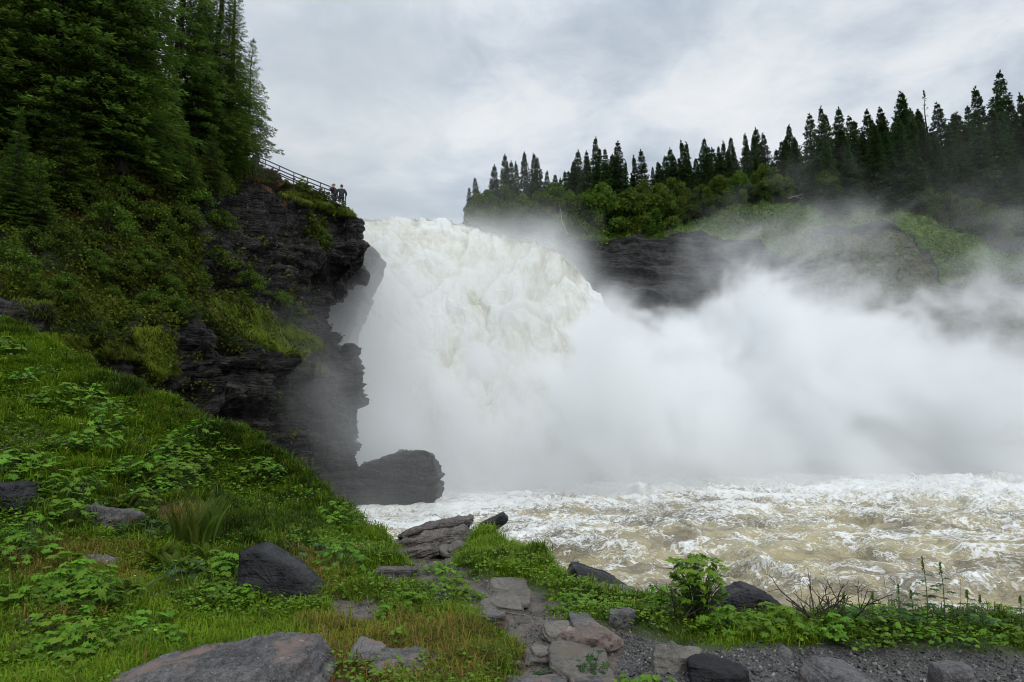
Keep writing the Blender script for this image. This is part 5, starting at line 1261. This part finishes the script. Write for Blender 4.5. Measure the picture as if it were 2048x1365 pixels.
def herb_at(x, y, pair, s, label, group, name='leafy_herb', cat='plant', lift=0., yaw=None):
    g_ = on_ground(x, y); r_ = thing(name, label, cat, g_ - [0, 0, .02 - lift], rf.random() * 6.28 if yaw is None else yaw, group); r_.scale = (s, s, s * rf.uniform(.85, 1.15))
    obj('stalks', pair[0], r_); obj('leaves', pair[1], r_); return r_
hr = random.Random(4)
ZN = [([(0, 690), (180, 760), (420, 880), (560, 960), (540, 1000), (0, 960)], 108, 'bright green lobed-leaf herb growing in the grass of the upper slope', 'lobed-leaf herbs on the upper grass slope', .8),
      ([(80, 960), (330, 1000), (300, 1060), (60, 1060)], 14, 'fresh green herb around the dark boulder and flat brown rock', 'herbs around the left boulder', .8),
      ([(0, 1080), (140, 1110), (170, 1240), (0, 1230)], 16, 'large drooping-leaf herb near the left edge below the dark boulder', 'large herbs at the left edge', .85),
      ([(100, 1190), (330, 1200), (330, 1300), (150, 1340), (0, 1365), (0, 1280), (100, 1280)], 32, 'green herb in the grass beside the big flat boulder', 'herbs beside the big flat boulder', .75),
      ([(330, 1120), (560, 1160), (600, 1230), (430, 1260), (320, 1220)], 24, 'green herb below the tall ferns and the shiny black slab', 'herbs below the tall ferns', .65),
      ([(560, 1010), (740, 1050), (770, 1110), (640, 1140), (560, 1080)], 22, 'low herb on the grassy spur left of the slate ledge', 'herbs on the grassy spur', .7),
      ([(600, 980), (700, 1030), (660, 1060), (560, 1000)], 8, 'low herb on the grassy spur left of the slate ledge', 'herbs on the grassy spur', .6),
      ([(840, 1130), (930, 1130), (960, 1190), (880, 1200), (820, 1170)], 9, 'green herb on the tuft left of the flagstones', 'herbs left of the flagstones', .6),
      ([(1060, 1195), (1150, 1190), (1180, 1215), (1080, 1222)], 7, 'dark green herb at the right side of the flagged path', 'herbs right of the flagged path', .5),
      ([(1290, 1190), (1440, 1225), (1440, 1270), (1290, 1240)], 9, 'green herb among grass on the bank left of the leafy bush', 'herbs on the bank by the leafy bush', .55),
      ([(1430, 1232), (1600, 1235), (1600, 1280), (1430, 1275)], 14, 'yellow green herb on the bank in front of the black humped rock', 'herbs in front of the black humped rock', .55),
      ([(1600, 1235), (2040, 1250), (2040, 1295), (1600, 1285)], 26, 'green herb in the vegetation strip along the right bank', 'herbs along the right bank', .62),
      ([(1060, 1320), (1140, 1320), (1150, 1365), (1060, 1365)], 7, 'low bluish herb between two flagstones at the bottom', 'herbs between the bottom flagstones', .4),
      ([(760, 1200), (830, 1200), (830, 1300), (760, 1300)], 7, 'small herb in rusty grass left of the cracked grey rock', 'small herbs left of the cracked rock', .45),
      ([(1290, 1330), (1350, 1330), (1360, 1380), (1280, 1380)], 4, 'small yellow green herb round the pointed black stone', 'herbs round the pointed black stone', .4)]
for poly, cnt, lab, grp, sc_ in ZN:
    xs = [p_[0] for p_ in poly]; ys = [p_[1] for p_ in poly]; c_ = 0; tries = 0
    while c_ < cnt and tries < 2000:
        tries += 1; x, y = hr.uniform(min(xs), max(xs)), hr.uniform(min(ys), max(ys))
        if inpoly(np.array([x]), np.array([y]), poly)[0] and (tries > 1500 or float(vnoise(np.array([[x / 75., y / 45., 3.3]]), 5)[0]) > .46):
            herb_at(x, y, (HB[hr.randrange(2)] if 'bluish' in lab else HP[hr.choice([0, 1, 2, 4, 4, 5, 7]) if sc_ < .7 else hr.choice([0, 1, 2, 3, 4, 5, 6, 7, 7])]), sc_ * hr.uniform(.55, 1.2), lab, grp); c_ += 1
herb_at(365, 1165, HB[0], 1.0, 'bluish green umbrella-leaved herb in front of the tall ferns', None)
herb_at(290, 1085, HB[1], 1.1, 'bluish green herb with a broad dark leaf beside the tall ferns', None)
herb_at(615, 1118, HB[1], .9, 'bluish green clump just above the shiny black slab', None)
herb_at(1190, 1336, HB[0], .55, 'low bluish herb in front of the largest flagstone', None)
herb_at(680, 1150, HP[3], .9, 'bright yellow green maple-leaved herb right of the shiny black slab', None)
a_, b_ = herb(.50, .46, 170, .055, 671, .36, 5, .9); herb_at(1397, 1246, (a_.build('stalks', M_stem, True), b_.build('leaves', M_plant)), 1., 'tall bright green lobed-leaf bush on the bank, standing against the water', None, 'leafy_bush', 'bush')


def fern_meshes(nf, L, w, pin, seed, upright=.8, psize=.5):
    r = np.random.default_rng(seed); st_ = Soup(); lf = Soup()
    for k in range(nf):
        az = r.random() * 6.283; d = np.array([math.cos(az), math.sin(az), 0]); sd_ = np.array([-d[1], d[0], 0]); Lk = L * r.uniform(.7, 1.1); t = np.linspace(0, 1, 12)
        out = (1 - upright) * r.uniform(.6, 1.5)
        P = d * (Lk * (out * t + .25 * t ** 2.5))[:, None] + np.array([0, 0, 1.]) * (Lk * (t - .32 * t ** 2.6 * (.5 + out)))[:, None] + np.r_[r.normal(0, w * .15, 2), 0]
        V, Q = tube(P, np.linspace(.004, .0012, 12), 4); st_.add(V, Q)
        tt = np.linspace(.12, .99, pin); C = np.stack([np.interp(tt, t, P[:, j]) for j in range(3)], -1); Tn = nrmz(np.stack([np.interp(tt, t, np.gradient(P[:, j])) for j in range(3)], -1))
        pl = psize * w * np.sin(np.pi * np.clip(tt, .06, 1) ** .8) * .5 + .008
        for s in (-1, 1):
            dirp = nrmz(sd_ * s + Tn * .35 + [0, 0, -.12]); m_ = 6
            for j in range(m_):   # pinnules along every pinna
                c_ = C + dirp * (pl * (j + .3) / m_)[:, None]; ll = pl * .34 * (1 - .12 * j)
                for s2 in (-1, 1):
                    A = nrmz(dirp * .55 + Tn * s2) * ll[:, None]; B = nrmz(np.cross(A, [0, 0, 1.] + d * .3)) * (ll * .24)[:, None]
                    V, Q = diamonds(c_, A, B); lf.add(V, Q, [np.clip(r.uniform(.3, .9), 0, 1), .15, 0])
    return st_, lf
FP = []
for k, (nf, L_, w_, up) in enumerate(((9, .85, .30, .88), (8, .95, .28, .92), (8, .42, .30, .55))):
    a_, b_ = fern_meshes(nf, L_, w_, 34, 800 + k, up); FP.append((a_.build('stalks', M_twig, True), b_.build('fronds', M_fern)))
for k, (x, y, p_, s_) in enumerate(((360, 1098, 0, .75), (385, 1100, 1, .75), (410, 1092, 0, .85), (428, 1088, 1, .8), (395, 1080, 0, .8))):
    r_ = herb_at(x, y, FP[p_], s_, 'tall feathery fern in the upright clump above the shiny black slab', 'tall ferns of the upright clump', 'fern', 'fern')
for k, (x, y, s_, lab) in enumerate(((345, 1150, .7, 'low arching fern left of and below the tall ferns'), (30, 1330, .55, 'low yellow green fern in the bottom left corner'), (135, 1345, .45, 'small fern with a pale frond left of the big flat boulder'), (455, 1165, .6, 'low fern between the tall ferns and the black slab'), (415, 1225, .5, 'small fern in the herbs below the tall ferns'))):
    herb_at(x, y, FP[2], s_, lab, None, 'fern', 'fern')


for k in range(16):
    x, y = hr.uniform(20, 560), hr.uniform(860, 1230)
    herb_at(x, y, FP[2], hr.uniform(.45, .8), 'low arching fern half hidden among the herbs of the left slope', 'low ferns among the herbs of the slope', 'fern', 'fern')
# flower spike herbs at the right bank
def spike_plant(x, y, h_, label, seed, spikes=1):
    r = np.random.default_rng(seed); g_ = on_ground(x, y); root = thing('flowering_herb', label, 'plant', g_); S = Soup(); lf = Soup()
    for s in range(spikes):
        fl = Soup()
        ox = (s - (spikes - 1) / 2) * .10; z = np.linspace(0, h_ * (1 - .12 * s), 8); P = np.c_[ox + .02 * np.sin(z * 5 + s), .01 * z, z]; V, Q = tube(P, np.linspace(.005, .002, 8), 5); S.add(V, Q)
        for k in range(9):
            t = .25 + .55 * k / 9; c_ = P[0] + (P[-1] - P[0]) * t; az = k * 2.4; d = np.array([math.cos(az), math.sin(az) * .7, .25]); e_ = c_ + d * .09 * (1.3 - t)
            V, Q = tube([c_, e_], [.002, .0015], 4); S.add(V, Q); V, T_ = palm_leaf(5, .30); Mx = frame(d + [0, 0, -.3], np.array([0, 0, 1.])); lf.add(V * .065 * (1.35 - t) * r.uniform(.8, 1.2) @ Mx + e_, T_, [r.uniform(.2, .7), 0, 0])
        n_ = 60; tt = r.uniform(.80, 1, n_); c_ = P[0] + (P[-1] - P[0]) * tt[:, None]; A = nrmz(rdir(n_, r) + [0, 0, .5]) * (.020 * (1.25 - tt) / .4)[:, None]; B = nrmz(np.cross(A, rdir(n_, r))) * .005
        V, Q = diamonds(c_, A, B); fl.add(V, Q, [.25, .3, 0]); obj('flower_spike', fl.build('flower_spike', M_plant), root)
    obj('stem', S.build('stem', M_stem, True), root); obj('leaves', lf.build('leaves', M_blue), root)
spike_plant(1858, 1268, .56, 'tall herb with a pointed bud spike, left one of the pair on the right bank', 901)
spike_plant(1888, 1268, .53, 'tall herb with a pointed bud spike, right one of the pair on the right bank', 903)
spike_plant(1690, 1262, .28, 'short leafy herb with nodding tip between twigs and bud spikes', 905)
spike_plant(1745, 1262, .30, 'short leafy herb with nodding tip nearer the pair of bud spikes', 907)
spike_plant(1950, 1272, .32, 'broad-leaved nodding herb right of the pair of bud spikes', 909, 2)
spike_plant(1815, 1272, .36, 'broad-leaved nodding herb just left of the pair of bud spikes', 911, 2)
spike_plant(2046, 1275, .30, 'leafy herb cut by the right edge of the view', 913)


# bare twigs
def twigs(x, y, w_, h_, n, seed, label, name='bare_shrub', cat='shrub', Y=None, lean=0.):
    r = np.random.default_rng(seed); g_ = on_ground(x, y) if Y is None else at(x, y, Y); S = Soup()
    def br(p, d, L, rr, lvl):
        P = [p]; 
        for _ in range(5): d = nrmz(d + r.normal(0, .16, 3)); P.append(P[-1] + d * L / 5)
        V, Q = tube(P, np.linspace(rr, rr * .5, 6), 4); S.add(V, Q)
        if lvl:
            for _ in range(3): i_ = r.integers(1, 5); br(P[i_], nrmz(d + r.normal(0, .5, 3)), L * .55, rr * .55, lvl - 1)
    for k in range(n):
        br(np.array([r.normal(0, w_ * .15), r.normal(0, .05), 0]), nrmz(np.array([r.normal(lean, w_ / h_ * .6), r.normal(0, .2), 1.])), h_ * r.uniform(.6, 1.), .009, 2)
    return obj(name, S.build(name, M_twig, True), loc=g_ - [0, 0, .05], label=label, category=cat)
twigs(1650, 1256, .55, .46, 9, 31, 'bare dark twigs of a dead shrub standing against the water')
twigs(1612, 1252, .5, .42, 6, 32, 'bare twigs leaning right just beside the black humped rock', lean=.9)
twigs(1352, 1250, .12, .34, 3, 33, 'thin dead stems standing just left of the leafy bush')
twigs(822, 1368, .3, .34, 2, 34, 'dead dark twig standing up at the bottom edge left of the flagstones')
twigs(515, 1242, .3, .2, 2, 35, 'few dry stalks beside the shiny black slab')
twigs(640, 1372, .3, .12, 3, 36, 'dead dark twigs lying beside the big flat boulder', lean=1.2)
# buttercups
for k, (x, y, s_) in enumerate(((1925, 1272, .42), (262, 1190, .16), (310, 1195, .15), (350, 1200, .15), (392, 1235, .14), (300, 1300, .14), (840, 1225, .1), (180, 960, .15), (250, 905, .16), (500, 970, .15), (70, 1090, .15))):
    g_ = on_ground(x, y); root = thing('buttercup', 'small yellow buttercup on a thin stem in the grass' if k else 'tall yellow buttercup beside the pair of bud spikes at the right', 'flower', g_, 0, 'small buttercups in the grass' if k else None)
    S = Soup(); V, Q = tube([(0, 0, 0), (.01, 0, s_ * .6), (.02, 0, s_)], [.002, .0015, .001], 4); S.add(V, Q); obj('stem', S.build('stem', M_stem), root)
    S = Soup(); a_ = np.linspace(0, 6.283, 6)[:-1]; A = np.stack([np.cos(a_), np.sin(a_), .5 + 0 * a_], -1) * .013; B = np.stack([-np.sin(a_), np.cos(a_), 0 * a_], -1) * .007
    V, Q = diamonds(np.tile([.02, 0, s_], (5, 1)), A, B); S.add(V, Q); obj('petals', S.build('petals', M_yellow), root)

# spray droplets flung up along the lip of the falls
dr = np.random.default_rng(8); lipP = Pf[29:34].reshape(-1, 3); n = 2600; wx = np.interp(proj(lipP)[0], [700, 900, 1000, 1090, 1130], [.1, .5, 1, 1, .0]); wx = wx / wx.sum()
b_ = lipP[dr.choice(len(lipP), n, p=wx)]; jit = np.c_[dr.normal(0, .5, n), dr.normal(-.8, .6, n), np.abs(dr.normal(0, .35, n)) - .1]
c_ = b_ + jit; Vi, Fi = ico(1); sz = .006 + .024 * dr.random(n) ** 3
Vp = Vi[None] * sz[:, None, None] * [1, 1, 1.4] + c_[:, None]; Fp = Fi[None] + (np.arange(n) * len(Vi))[:, None, None]
m, q = mat('spray'); finish(q, principled(q, (.85, .86, .86), .5))
obj('spray_drops', mesh('spray_drops', Vp.reshape(-1, 3), Fp.ravel(), np.arange(len(Fp.reshape(-1, 3))) * 3, mat=m), kind='stuff', label='white drops thrown up along the lip of the waterfall')
